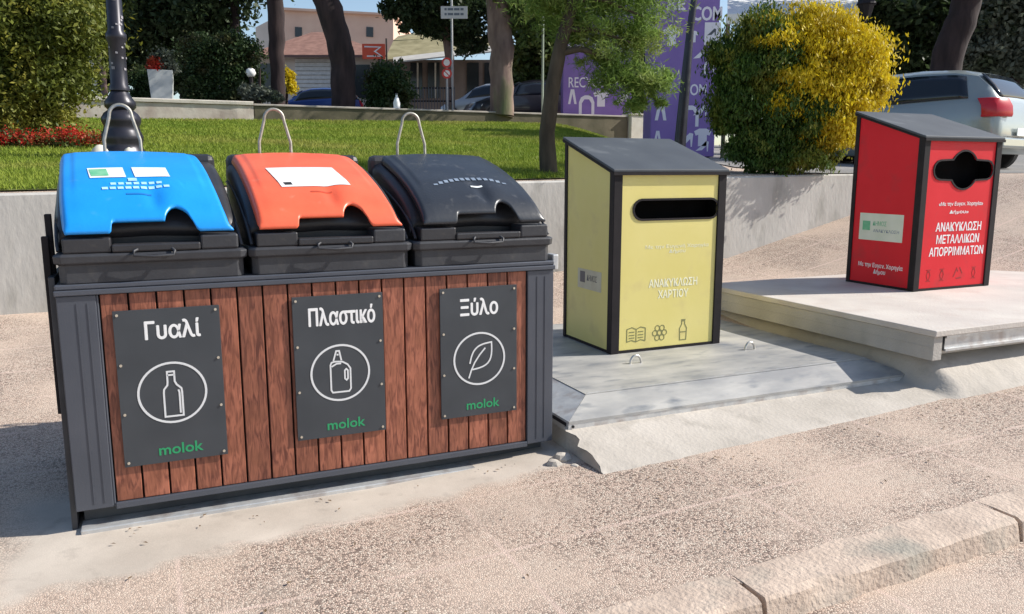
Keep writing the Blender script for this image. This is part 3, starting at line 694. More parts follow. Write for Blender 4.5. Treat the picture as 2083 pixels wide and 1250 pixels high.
strokes('pictogram', [(circ(cx+.045*math.cos(R(a)), cz+.045*math.sin(R(a)), .022, n=10), True) for a in range(0, 360, 60)]+[(circ(cx, cz, .02, n=10), True)], .006, M['olive'], yp, .0115)
cx = .68
strokes('pictogram', [([(cx-.03, cz-.075), (cx+.03, cz-.075), (cx+.034, cz+.02), (cx+.014, cz+.055), (cx+.014, cz+.08), (cx-.014, cz+.08), (cx-.014, cz+.055), (cx-.034, cz+.02)], True), ([(cx-.03, cz-.01), (cx+.03, cz-.01)], False), ([(cx-.02, cz+.09), (cx+.02, cz+.09)], False)], .007, M['olive'], yp, .0115)
def side_patch(parent, y0, y1, z0, z1, m, name='sticker', x=.0098, th=.0012):
    return MB().box(x-th, x, y0, y1, z0, z1).build(name, m, parent)
ysd = [o for o in YC.children if o.name.startswith('side_panel')][0]
fadey = mat('faded yellow sticker', (.52, .47, .33), (.6, .56, .42), 8, .6)
stk = side_patch(ysd, .18, .56, .46, .62, fadey)
text('lettering', 'ΔΗΜΟΣ', .16, .05, (.33, .555), M['graphite'], stk, 'side', y=.0085)
side_patch(stk, .44, .52, .51, .60, M['graphite'], 'emblem', .0085)
# red column
hole = []
def clover(cx, cz):
    pts = []; hw_, hh, r_ = .405, .088, .178
    # right arm, top bulge, left arm, bottom bulge, rounded
    for a in np.linspace(-90, 90, 7): pts.append((cx+hw_-hh+hh*math.cos(R(a)), cz+hh*math.sin(R(a))))
    for a in np.linspace(32, 148, 13): pts.append((cx+r_*1.05*math.cos(R(a)), cz+r_*math.sin(R(a))))
    for a in np.linspace(90, 270, 7): pts.append((cx-hw_+hh+hh*math.cos(R(a)), cz+hh*math.sin(R(a))))
    for a in np.linspace(212, 328, 13): pts.append((cx+r_*1.05*math.cos(R(a)), cz+r_*math.sin(R(a))))
    return pts
RC, rp = column(S(6.398, 5.209, .492), M['red'], 'red metal column with a clover shaped opening and a sloping slate lid', clover(.555, 1.115), .49)
text('lettering', '«Με την Ευγεν. Χορηγία»', .60, .045, (.56, .80), M['white'], rp, y=.0115, bold=.012)
text('lettering', 'Δήμου»', .26, .04, (.54, .725), M['white'], rp, y=.0115, bold=.012)
text('lettering', 'ΑΝΑΚΥΚΛΩΣΗ\nΜΕΤΑΛΛΙΚΩΝ\nΑΠΟΡΡΙΜΜΑΤΩΝ', .74, .315, (.555, .475), M['white'], rp, y=.0115, bold=.012)
dr = mat('dark red print', (.30, .012, .015), rough=.5)
cx, cz = .60, .14
strokes('pictogram', [([(cx-.06, cz-.03), (cx-.02, cz+.05), (cx+.0, cz+.02)], False), ([(cx+.02, cz+.06), (cx+.06, cz+.0)], False), ([(cx+.05, cz-.04), (cx-.02, cz-.045)], False)], .012, dr, rp, .0115)
for k, cx in enumerate((.20, .38, .82)):
    strokes('pictogram', [(stadium(cx, .14, .05, .11, 5), True), ([(cx-.02, .17), (cx+.02, .17)], False)], .006, dr, rp, .0115)
rsd = [o for o in RC.children if o.name.startswith('side_panel')][0]
stk = side_patch(rsd, .17, .68, .44, .70, M['palegreen'])
side_patch(stk, .55, .64, .535, .625, gp, 'emblem', .0085)
text('lettering', 'ΔΗΜΟΣ', .16, .045, (.44, .605), gp, stk, 'side', y=.0085)
text('lettering', 'ΑΝΑΚΥΚΛΩΣΗ', .30, .03, (.36, .535), MATS['faint blue print'], stk, 'side', y=.0085)
text('lettering', 'Με την Ευγεν. Χορηγία\nΔήμου', .52, .115, (.40, .165), M['white'], rsd, 'side', y=.0096, bold=.01)
# ------------------------------------------------------------------ foliage
def leaves(name, m, parent, blobs, n, size, seed, clump=.16, K=60, up=0, aspect=1.8, shell=.45, origin=(0, 0, 0)):
    rng = np.random.default_rng(seed)
    wts = np.array([b[3]*b[4]*b[5] for b in blobs])**.75; wts /= wts.sum(); P = []
    for b, w_ in zip(blobs, wts):
        nb = max(50, int(n*w_)); kk = max(6, int(K*w_*len(blobs)**.5))
        d = rng.normal(size=(kk, 3)); d /= np.linalg.norm(d, axis=1)[:, None]
        rad = rng.random(kk)**shell; d = d*rad[:, None]
        d *= (1+.22*np.sin(d[:, :1]*5+seed)*np.cos(d[:, 2:]*6+seed*2))
        ctr = d*np.array(b[3:6])+np.array(b[:3])
        idx = rng.integers(0, kk, nb); cs = clump*np.mean(b[3:6])*rng.uniform(.6, 1.5, kk)[idx][:, None]
        P.append(ctr[idx]+rng.normal(size=(nb, 3))*cs*np.array([1, 1, .75]))
    P = np.concatenate(P)-np.array(origin); N_ = len(P)
    a = rng.normal(size=(N_, 3)); a[:, 2] += up; a /= np.linalg.norm(a, axis=1)[:, None]
    b2 = rng.normal(size=(N_, 3)); c = np.cross(a, b2); c /= np.linalg.norm(c, axis=1)[:, None]
    sz = size*rng.uniform(.55, 1.35, (N_, 1))
    v = np.stack([P-a*sz*aspect/2, P+c*sz/2, P+a*sz*aspect/2, P-c*sz/2], 1).reshape(-1, 3)
    me = bpy.data.meshes.new(name); me.vertices.add(N_*4); me.vertices.foreach_set('co', v.astype(np.float32).ravel())
    me.loops.add(N_*4); me.loops.foreach_set('vertex_index', np.arange(N_*4, dtype=np.int32))
    me.polygons.add(N_); me.polygons.foreach_set('loop_start', np.arange(0, N_*4, 4, dtype=np.int32)); me.polygons.foreach_set('loop_total', np.full(N_, 4, np.int32))
    me.update(); me.materials.append(m)
    o = bpy.data.objects.new(name, me); C.objects.link(o)
    if parent: o.parent = parent
    return o
def tree(name, label, cat, base, path, rad, bark, crown=None, lm=None, n=0, size=.08, seed=1, branches=(), clump=.16, K=60, group=None, up=0, aspect=1.8, shell=.45, leafname='crown'):
    base = Vector(base); T = thing(name, label, cat, base, 0, group)
    if path:
        pts = [Vector(p)-base for p in path]; P = []; rr = []
        for i in range(len(pts)-1):
            for k in range(4): P.append(pts[i].lerp(pts[i+1], k/4)); rr.append(rad[i]+(rad[i+1]-rad[i])*k/4)
        P.append(pts[-1]); rr.append(rad[-1])
        P = [p+Vector((mnoise.noise(p*2+Vector((seed, 0, 0))), mnoise.noise(p*2+Vector((0, seed, 9))), 0))*rr[i]*.25 for i, p in enumerate(P)]
        rr = [r_*(1+.12*mnoise.noise(Vector((i*.8, seed, 0)))) for i, r_ in enumerate(rr)]
        b = MB(); b.tube(P, rr, 14)
        b.build('trunk', bark, T, smooth=70)
    for (bp_, br_) in branches:
        q = MB(); pp = [Vector(p)-base for p in bp_]; q.tube(pp, br_, 8); q.build('branch', bark, T, smooth=70)
    if crown: leaves(leafname, lm, T, [(*(Vector(c[:3])), *c[3:]) for c in crown], n, size, seed, clump, K, up, aspect, shell, origin=tuple(base))
    return T
def gz(p): return hw(p.x, p.y)
def G_(px, Y, dz=0):                                                 # ground point under pixel column px at distance Y
    q = at(px, 300, Y); q.z = hw(q.x, q.y)+dz; return q
def W3(px, py, Y): return tuple(at(px, py, Y))
# large olive-green shrub tree at the left
b0 = G_(-30, 12.6); a1 = at(60, 120, 12.6); a2 = at(130, 60, 12.4); a3 = at(40, 240, 12.3)
tree('shrub_tree', 'big yellowish olive green leafy shrub filling the left edge above the red flowers', 'shrub', b0,
     [b0, b0+Vector((.1, 0, 1.2)), b0+Vector((.3, .1, 2.6))], [.12, .09, .04], M['barkgrey'],
     [W3(-60, 60, 12.9)+(1.3, 1.1, 1.2), W3(70, 90, 12.6)+(1.0, .9, .9), W3(140, 40, 12.4)+(.55, .6, .55), W3(20, 200, 12.4)+(.85, .8, .6), W3(110, 160, 12.5)+(.6, .6, .6), W3(70, 250, 12.3)+(.6, .5, .3), W3(-100, 220, 12.4)+(1., .8, .8), W3(60, -60, 12.8)+(1.2, 1., .8)],
     M['lf_left'], 90000, .034, 3, clump=.15, K=420, aspect=2.4)
# red geranium row
b0 = G_(90, 11.8)
T = thing('flower_bed', 'row of small red flowers at the foot of the left shrub', 'flowers', b0)
leaves('flowers', M['redleaf'], T, [W3(20, 283, 11.7)+(.35, .2, .10), W3(75, 287, 11.7)+(.3, .2, .08), W3(145, 278, 11.8)+(.3, .2, .09), W3(195, 284, 11.8)+(.18, .2, .06), W3(-50, 285, 11.7)+(.5, .2, .1)], 7000, .025, 5, clump=.3, K=120, origin=tuple(b0), aspect=1.2)
leaves('foliage', M['lf_mid'], T, [W3(20, 292, 11.75)+(.45, .2, .10), W3(110, 296, 11.8)+(.5, .2, .08), W3(-60, 295, 11.7)+(.5, .2, .1)], 6000, .03, 6, clump=.3, K=100, origin=tuple(b0))
# conifer shrubs behind the wall, right of the yellow column
def shrub(label, px, Y, blobs, lm, n, size, seed, clump=.12, K=300, stems=3, up=.9, cat='shrub', name='conifer_shrub', bark=None, spread=.35):
    b0 = G_(px, Y); T = thing(name, label, cat, b0)
    stems = 6
    for k in range(stems):
        a = 2*math.pi*k/stems+seed; hgt = .9
        MB().tube([(0+.05*math.cos(a), .05*math.sin(a), -.05), (spread*.4*math.cos(a), spread*.4*math.sin(a), hgt*.5), (spread*math.cos(a), spread*math.sin(a), hgt*1.2)], [.035, .03, .015], 8).build('stem', bark or M['bark'], T, smooth=70)
    leaves('foliage', lm, T, blobs, n, size, seed, clump, K, up, 2.6, .4, origin=tuple(b0))
    return T
SB = shrub('dense rounded conifer shrub, green on its left half and golden yellow on its right', 1590, 11.6,
      [W3(1555, 140, 11.6)+(.60, .55, .66), W3(1505, 180, 11.5)+(.42, .5, .56), W3(1490, 130, 11.6)+(.32, .4, .36), W3(1575, 230, 11.5)+(.52, .5, .46), W3(1550, 280, 11.5)+(.46, .45, .24), W3(1560, 70, 11.6)+(.42, .5, .32), W3(1590, 315, 11.5)+(.40, .35, .15), W3(1490, 245, 11.5)+(.26, .4, .26), W3(1525, 305, 11.4)+(.30, .4, .22), W3(1570, 330, 11.4)+(.46, .4, .13), W3(1640, 325, 11.4)+(.34, .35, .13), W3(1650, 300, 11.6)+(.36, .4, .20), W3(1640, 250, 11.4)+(.30, .4, .34)],
      M['lf_con'], 80000, .024, 11, K=200, clump=.17, up=2.2)
o = leaves('foliage', M['lf_yel'], SB, [W3(1690, 150, 11.65)+(.72, .6, .72), W3(1570, 90, 11.45)+(.32, .45, .30), W3(1600, 190, 11.35)+(.30, .4, .40), W3(1635, 70, 11.6)+(.50, .55, .36), W3(1715, 110, 11.65)+(.46, .5, .50), W3(1752, 180, 11.7)+(.26, .4, .42), W3(1690, 240, 11.55)+(.52, .5, .44), W3(1665, 290, 11.5)+(.34, .35, .26), W3(1720, 260, 11.7)+(.30, .35, .30)],
      100000, .024, 12, .17, 200, 2.2, 2.8, .4, origin=tuple(SB.location)); o['label'] = 'golden yellow foliage on the sunny side'
# pine with a thin leaning trunk
b0 = S(*[*st(*at(1117, 352, 10.4).to_2d())]); b0.z = hw(b0.x, b0.y)
p = lambda x, y, Y=10.4: at(x, y, Y)
tree('pine_tree', 'slim leaning pine with feathery bright green needles above the yellow column', 'tree', b0,
     [b0-Vector((0, 0, .05)), p(1112, 270), p(1122, 190), p(1140, 100), p(1165, 0), p(1190, -110), p(1215, -230)], [.115, .10, .095, .085, .075, .05, .02], M['barkgrey'],
     [W3(1290, 160, 10.5)+(.55, .5, .26), W3(1230, 120, 10.5)+(.32, .4, .22), W3(1335, 165, 10.4)+(.28, .35, .20), W3(1300, 70, 10.6)+(.50, .5, .28), W3(1180, 60, 10.6)+(.45, .5, .26), W3(1290, 212, 10.4)+(.26, .3, .09), W3(1340, 205, 10.4)+(.16, .2, .08), W3(1230, -40, 10.6)+(1.1, .9, .5), W3(1120, 10, 10.6)+(.40, .5, .25)],
     M['lf_pine'], 42000, .013, 21, branches=[([p(1138, 108), p(1180, 100), p(1225, 112), p(1290, 150), p(1340, 180)], [.05, .04, .03, .02, .01]), ([p(1150, 60), p(1210, 60), p(1290, 90)], [.04, .025, .01]), ([p(1165, 0), p(1230, 0), p(1320, 40)], [.04, .025, .01])],
     clump=.15, K=260, aspect=7, shell=.6, leafname='needles')
# black lamp post
b0 = G_(250, 10.6)
L = thing('lamp_post', 'black ornate lamp post standing on the lawn behind the blue lid', 'lamp post', b0)
k = 10.6/1660
prof_ = [(.0, -.02), (.27, -.02), (.27, .10), (.24, .14), (.235, .20), (.25, .24), (.25, .30), (.22, .36), (.21, .42), (.235, .47), (.235, .52), (.20, .58), (.15, .62), (.185, .66), (.185, .72), (.13, .80), (.10, .86), (.0, .861)]
MB().lathe(prof_, 28).build('base', mat('black cast iron', (.02, .02, .028), (.035, .033, .045), 6, .35, .3), L, smooth=45)
MB().lathe([(.0, .86), (.125, .862), (.125, .90), (.105, .94), (.10, 1.45), (.125, 1.5), (.125, 1.55), (.095, 1.6), (.088, 2.6), (.08, 4.4), (.0, 4.41)], 20).build('shaft', MATS['black cast iron'], L, smooth=45)
q = MB()
random.seed(4)
for i in range(34):
    a = random.uniform(math.pi*.95, math.pi*2.05); z = random.uniform(1.0, 2.3); r_ = .108 if z < 1.5 else .10
    x, y = math.cos(a)*r_, math.sin(a)*r_; s_ = random.uniform(.01, .022)
    u = Vector((-math.sin(a), math.cos(a), 0)); 
    c_ = Vector((x, y, z)); q.add([c_-u*s_, c_+u*s_, c_+u*s_+Vector((0, 0, s_*1.5)), c_-u*s_+Vector((0, 0, s_*1.8))], [(0, 1, 2, 3)])
tag(q.build('torn_paper', mat('torn paper bits', (.22, .21, .24), (.38, .36, .38), 30, .8), L), kind='stuff')
L.rotation_euler[1] = R(.9)
# small pale stones behind the blue lid
for px, lab in ((203, 'small white stone on the grass left of the lamp post'), (262, 'small white stone on the grass in front of the lamp post')):
    b = MB(); c_ = G_(px, 9.9, 0)
    b.lathe([(0, -.02), (.12, .0), (.13, .10), (.08, .19), (.03, .235), (0, .24)] if px < 250 else [(0, -.02), (.08, .0), (.09, .1), (.04, .2), (0, .22)], 9)
    tag(b.build('stone', MATS['whitewash'], smooth=40, loc=c_), lab, 'stone')
# clipped hedges and planter on the terrace
def hedge(label, x0, x1, ytop, Y, d, lm, n, seed, ybot=205):
    A = at(x0, ybot, Y); B = at(x1, ytop, Y); zg = hw(A.x, A.y)
    bl = []
    nx = max(2, int((B.x-A.x)/.7)); nz = max(2, int((B.z-zg)/.7))
    for i in range(nx):
        for j in range(nz):
            bl.append((A.x+(B.x-A.x)*(i+.5)/nx, Y+d/2, zg+(B.z-zg)*(j+.5)/nz, (B.x-A.x)/nx*.62, d*.5, (B.z-zg)/nz*.62))
    c_ = Vector(((A.x+B.x)/2, Y+d/2, zg)); T = thing('hedge', label, 'hedge', c_)
    q = MB(); hx = (B.x-A.x)/2*.82
    for k in (-.5, 0, .5): q.tube([(hx*k, 0, -.05), (hx*k, 0, (B.z-zg)*.8)], .04, 6)
    q.build('stems', M['bark'], T)
    leaves('foliage', lm, T, bl, n, .055, seed, .22, 200, origin=tuple(c_), shell=.3)
    return T
hedge('tall clipped dark green block hedge behind the old cream wall', 372, 505, 72, 24.5, 1.2, M['lf_hedge'], 30000, 31)
hedge('low clipped hedge behind the wall left of the stone planter', 258, 312, 142, 25, .9, M['lf_hedge'], 9000, 32)
c_ = at(330, 195, 23.6); c_.z = hw(c_.x, c_.y); k = 23.6/1650
PL = thing('planter', 'pale grey square planter of red and cream flowers beside the block hedge', 'planter', c_, R(20))
zt = at(330, 145, 23.6).z-c_.z
MB().loft([[(-.26, -.26, 0), (.26, -.26, 0), (.26, .26, 0), (-.26, .26, 0)], [(-.33, -.33, zt), (.33, -.33, zt), (.33, .33, zt), (-.33, .33, zt)]]).build('tub', mat('grey planter stone', (.42, .45, .45), (.56, .58, .57), 4, .8), PL, bevel=.01)
leaves('flowers', M['redleaf'], PL, [(-.15, 0, zt+.15, .25, .2, .2)], 1500, .05, 33, .3, 20)
leaves('foliage', M['lf_grey'], PL, [(.1, 0, zt+.3, .25, .25, .3), (.3, 0, zt+.1, .2, .2, .2)], 2500, .05, 34, .3, 20)
# pale thin trunks behind the left shrub
for px, rr_, lab in ((204, .07, 'thin whitewashed tree trunk between the left shrub and the lamp post'), (222, .09, 'thin grey tree trunk just left of the lamp post')):
    b0 = G_(px, 24)
    tree('young_tree', lab, 'tree', b0, [b0, b0+Vector((0, 0, 1.0)), b0+Vector((-.15, 0, 2.2)), b0+Vector((-.1, 0, 3.2))], [rr_, rr_*.9, rr_*.7, .02], MATS['whitewash'] if px == 204 else M['barkbrown'],
         [(b0.x-.1, b0.y, b0.z+3.1, 1.0, .8, .8)], M['lf_mid'], 6000, .07, px, K=60)
# tall dark pines behind the wall, seen mostly as trunks
def trunk(label, pts, Y, rpx, bark, seed, crown=(), n=9000, lm=None, size=.09, name='tall_tree', K=90, ypix=None):
    P = [at(x, y, Y) for x, y in pts]; g0 = Vector((P[0].x, P[0].y, hw(P[0].x, P[0].y)-.05)); 
    k = Y/1660
    rr_ = [r_*k for r_ in rpx]
    cr_ = [tuple(at(c[0], c[1], Y+c[2]))+tuple(v*k for v in c[3:6]) for c in crown]
    return tree(name, label, 'tree', g0, [g0]+P, [rr_[0]]+rr_, bark, cr_, lm or M['lf_dark'], n, size, seed, K=K)
trunk('far dark tree trunk rising just right of the block hedge', [(482, 150), (478, 60), (474, -40), (472, -200)], 28, [8, 8, 8, 5], M['bark'], 41, [(400, 20, 0, 90, 70, 60), (330, 60, 1, 80, 60, 60), (440, -60, 0, 120, 90, 60), (300, -20, 0, 100, 70, 70)], 26000, size=.11, K=160)
trunk('straight dark tree trunk in front of the salmon building', [(566, 215), (565, 150), (562, 60), (560, -60), (556, -300)], 25, [14, 14, 16, 16, 10], M['bark'], 42, [(560, -330, 0, 200, 160, 90), (700, -420, 0, 140, 120, 70)], 14000)
trunk('thick curved dark tree trunk leaning left before the hip roofed house', [(700, 215), (699, 170), (695, 110), (680, 50), (660, -10), (635, -90), (610, -220)], 23, [24, 24, 25, 25, 25, 22, 14], M['bark'], 43, [(620, -330, 0, 230, 170, 90), (480, -300, 0, 150, 120, 70), (780, -350, 1, 160, 120, 80)], 16000)
trunk('broad pinkish brown tree trunk standing by the parked cars', [(1021, 235), (1020, 160), (1019, 80), (1016, 0), (1010, -120), (1005, -250)], 23.5, [24, 23, 24, 26, 24, 14], M['barkbrown'], 44, [(1050, 20, -.3, 40, 40, 50), (1075, 70, 0, 30, 30, 30), (1030, -120, 0, 130, 100, 70), (1120, -30, 0, 90, 60, 60)], 20000, M['lf_mid'], .07, K=130)
trunk('reddish dark tree behind the street sign with drooping dark foliage', [(915, 180), (915, 120), (905, 60), (890, 0), (870, -120)], 30, [9, 9, 9, 9, 5], M['barkbrown'], 45, [(850, 15, 0, 50, 50, 40), (800, 15, 0, 28, 30, 22), (880, 50, 0, 36, 30, 26), (930, 30, 0, 60, 50, 50), (835, 50, -.5, 22, 25, 18), (960, 80, .5, 40, 40, 30), (870, -60, 0, 110, 80, 50)], 24000, size=.10, K=170)
# background tree masses, each its own tree
def bgtree(label, px, Y, crown, lm, n, seed, size=.12, bark=None, K=150, name='background_tree'):
    b0 = G_(px, Y); k = Y/1660
    top = at(px, min(c[1] for c in crown), Y)
    T = tree(name, label, 'tree', b0, [b0, Vector((b0.x+.1, b0.y, (b0.z+top.z)/2)), Vector((b0.x, b0.y, top.z-.3))], [.2, .15, .05], bark or M['bark'],
             [tuple(at(c[0], c[1], Y+(c[5] if len(c) > 5 else 0)))+(c[2]*k, c[3]*k, c[4]*k) for c in crown], lm, n, size, seed, K=K)
    return T
bgtree('dark tree behind the lamp post at the far left', 250, 30, [(250, 60, 80, 60, 70), (190, 40, 80, 60, 80), (220, 130, 70, 50, 55), (300, 130, 50, 40, 45), (160, 120, 70, 50, 60)], M['lf_dark'], 26000, 51)
bgtree('dark tree behind the block hedge', 380, 33, [(370, 60, 90, 60, 60), (320, 110, 60, 40, 50), (410, 40, 60, 50, 50), (355, 150, 60, 40, 40), (440, 100, 40, 40, 40)], M['lf_dark'], 24000, 52)
bgtree('deep green tree left of the far cabinet', 1090, 30, [(1090, 120, 50, 40, 55), (1110, 60, 55, 40, 55), (1070, 180, 40, 30, 40), (1060, 20, 60, 40, 50), (1130, 180, 50, 40, 50)], M['lf_mid'], 22000, 53)
bgtree('tree filling the gap above the purple cabinets', 1240, 38, [(1230, 60, 70, 50, 60), (1300, 40, 70, 50, 60), (1190, 120, 60, 40, 60), (1280, 130, 80, 50, 70), (1350, 100, 60, 50, 80), (1240, 200, 120, 50, 50), (1360, 220, 70, 50, 60)], M['lf_mid'], 30000, 54)
bgtree('grey green leafy tree behind the silver car', 1850, 24, [(1830, 60, 90, 60, 80), (1780, 20, 70, 60, 60), (1860, 130, 80, 60, 50), (1760, 110, 60, 50, 60), (1900, 20, 80, 60, 60)], M['lf_dark'], 26000, 55)
bgtree('pale grey olive tree at the right edge behind the silver car', 2040, 22, [(2040, 60, 80, 60, 80), (2060, 0, 90, 60, 60), (2020, 120, 70, 60, 45), (2110, 90, 80, 60, 80)], M['lf_grey'], 26000, 56, .09)
bgtree('dark tree far behind the golden shrub', 1680, 40, [(1650, 130, 120, 80, 60), (1560, 150, 90, 60, 60), (1760, 160, 120, 60, 70), (1480, 180, 80, 50, 70)], M['lf_dark'], 26000, 57, .15)
bgtree('broad dark tree beyond the silver car', 1980, 34, [(1950, 110, 160, 80, 90), (2080, 120, 120, 80, 90), (1860, 150, 120, 60, 70)], M['lf_dark'], 30000, 58, .15)
trunk('thick dark tree trunk leaning right behind the silver car', [(1918, 170), (1930, 110), (1950, 50), (1968, -20), (1985, -140)], 19, [30, 29, 28, 27, 18], M['bark'], 46, [(1990, -220, 0, 240, 180, 110), (1800, -200, 0, 160, 120, 80)], 16000)
# dark round shrub behind the low wall
def bush(label, px, Y, crown, lm, n, seed, size=.06):
    b0 = G_(px, Y); k = Y/1660; T = thing('bush', label, 'bush', b0)
    MB().tube([(0, 0, -.05), (.05, 0, .6), (.1, 0, 1.2)], [.06, .05, .02], 7).build('stem', M['bark'], T)
    leaves('foliage', lm, T, [tuple(at(c[0], c[1], Y))+(c[2]*k, c[2]*k, c[3]*k) for c in crown], n, size, seed, .18, 90, origin=tuple(b0))
bush('dark brownish bush against the shop, behind the middle of the wall', 790, 23.5, [(795, 165, 42, 36), (775, 195, 30, 30), (820, 195, 28, 25), (790, 215, 45, 14)], M['lf_hedge'], 14000, 61)
bush('low scrubby plants on the wall left of the big leaning trunk', 530, 24, [(520, 190, 26, 12), (560, 198, 20, 8), (500, 185, 16, 12)], M['lf_grey'], 5000, 62)
bush('small shrub with yellow leaves before the white shutters', 585, 27, [(585, 160, 13, 18), (592, 175, 12, 18)], M['lf_yel'], 2500, 63)
# ------------------------------------------------------------------ buildings
salmon = mat('salmon render', (.62, .42, .33), (.68, .48, .38), 1, .9); tile = mat('brown roof tiles', (.20, .10, .075), (.30, .16, .12), 3, .9, bump=.6, bscale=8)
cream_ = mat('cream render', (.58, .50, .44), (.66, .58, .52), 1.2, .9); glass = mat('dark glass', (.03, .035, .04), rough=.15); shut = mat('white shutter', (.58, .56, .54), (.68, .66, .64), 6, .7)
Y = 60; a = at(515, 60, Y); b_ = at(800, 110, Y); z0 = 3.0
H1 = thing('apartment_block', 'tall blank salmon building rising behind the hip roofed house', 'building', (0, 0, 0))
def wpoly(pts, Y, d, name, m, parent):           # upright prism: outline in photo columns at distance Y
    q = [at(x, y, Y) for x, y in pts]; b = MB(); b.loft([[(p_.x, Y, p_.z) for p_ in q], [(p_.x, Y+d, p_.z) for p_ in q]]); return b.build(name, m, parent)
wpoly([(575, 260), (575, 20), (800, 32), (800, 260)], Y, 8, 'wall', salmon, H1)
wpoly([(520, 260), (520, 56), (574.5, 28), (574.5, 260)], Y+1, 7, 'side_wing', cream_, H1)
wpoly([(570, 20), (570, 15), (806, 28), (806, 32)], Y-.3, 8.6, 'parapet', salmon, H1)
for x in (600, 745): 
    wpoly([(x, 75), (x, 55), (x+14, 56), (x+14, 76)], Y-.06, .05, 'window', glass, H1)
H2 = thing('house', 'low house with a brown hip roof and white shutters behind the blue car', 'house', (0, 0, 0))
Y = 44
wpoly([(512, 260), (512, 112), (785, 112), (785, 260)], Y, 6, 'wall', cream_, H2)
q0, q1, q2, q3 = at(498, 112, Y-.7), at(800, 112, Y-.7), at(800, 112, Y+6.7), at(498, 112, Y+6.7)
r1, r2 = at(635, 66, Y+3), at(665, 66, Y+3)
for q_ in (q2, q3): q_.z = q0.z
b = MB(); b.add([q0, q1, Vector((q1.x, Y+6.7, q0.z)), Vector((q0.x, Y+6.7, q0.z)), r1, r2], [(0, 1, 5, 4), (1, 2, 5), (2, 3, 4, 5), (3, 0, 4), (3, 2, 1, 0)])
b.build('roof', tile, H2)
wpoly([(498, 116), (498, 112.5), (800, 112.5), (800, 116)], Y-.72, .1, 'eaves', mat('eaves brown', (.16, .09, .08), rough=.8), H2)
wpoly([(600, 192), (600, 120), (672, 120), (672, 192)], Y-.06, .05, 'shutter', shut, H2)
for i in range(8): wpoly([(600, 128+i*8.5), (600, 127+i*8.5), (672, 127+i*8.5), (672, 128+i*8.5)], Y-.09, .02, 'shutter_slat', MATS['grey coping'], H2)
wpoly([(526, 200), (526, 130), (552, 130), (552, 200)], Y-.06, .05, 'window', glass, H2)
wpoly([(722, 200), (722, 132), (752, 132), (752, 200)], Y-.06, .05, 'window', glass, H2)
H3 = thing('shop', 'shop with an olive tiled roof and long pale awning behind the street signs', 'shop', (0, 0, 0))
Y = 38
olive = mat('weathered olive roof', (.22, .19, .09), (.36, .31, .17), 2, .9, bump=.4, bscale=10)
wpoly([(770, 260), (770, 122), (1060, 122), (1060, 260)], Y+1, 6, 'wall', mat('shop wall', (.20, .15, .13), (.28, .22, .19), 1, .9), H3)
e0, e1_, e2_, e3 = at(770, 84, Y+1.5), at(900, 60, Y+2.5), at(905, 98, Y), at(790, 122, Y)
def slabq(P, th, name, m, parent):
    b = MB(); P = [Vector(p_) for p_ in P]; d = Vector((0, 0, -th)); b.hexa([p_+d for p_ in P], P); return b.build(name, m, parent)
slabq([at(782, 122, Y-.6), at(1010, 100, Y-.6), at(1000, 72, Y+2.2), at(800, 84, Y+2.2)], .12, 'roof', olive, H3)
slabq([at(800, 82, Y+2.3), at(925, 78, Y+2.3), at(905, 56, Y+4), at(810, 74, Y+4)], .12, 'upper_roof', olive, H3)
slabq([at(800, 126, Y-2.0), at(1015, 103, Y-2.0), at(1015, 92, Y-.7), at(800, 117, Y-.7)], .06, 'awning', mat('pale awning', (.45, .42, .38), (.55, .52, .46), 3, .8), H3)
for x in (835, 870, 950, 985): wpoly([(x, 200), (x, 128), (x+24, 128), (x+24, 200)], Y+.92, .05, 'window', glass, H3)
for x in (848, 884): wpoly([(x, 200), (x, 128), (x+3, 128), (x+3, 200)], Y+.8, .08, 'window_frame', MATS['wall coping'], H3)
OS = thing('shop_sign', 'small orange red shop sign with white marks under the olive roof', 'sign', at(760, 105, 36.5))
q = MB().box(-.5, .5, 0, .08, -.32, .32); q.build('board', mat('orange red sign', (.72, .10, .05), rough=.5), OS)
MB().ribbon([(-.4, .2), (.3, .18), (.05, 0), (.35, -.2), (-.3, -.2)], .06, -.001).build('marks', M['white'], OS)
MB().tube([(.56, .04, -2.2), (.56, .04, .55)], .04, 6).build('bracket', M['frame'], OS)
# white umbrella-like canopy above the conifer shrubs
CN = thing('canopy', 'large white flat canopy above the conifer shrubs', 'canopy', (0, 0, 0))
slabq([at(1480, 28, 19), at(1745, 24, 19), at(1745, -30, 23), at(1480, -40, 23)], .05, 'roof', mat('white canvas', (.80, .79, .76), rough=.8), CN)
for x in (1482, 1584, 1743):
    top = at(x, 26, 19.1); zg = hw(top.x, top.y); MB().tube([(top.x, top.y, zg), (top.x, top.y, top.z-.05)], .05, 8).build('post', M['barkbrown'], CN)
slabq([at(1478, 29, 18.95), at(1747, 25, 18.95), at(1747, 24, 18.98), at(1478, 28, 18.98)], .22, 'valance', MATS['white canvas'], CN)
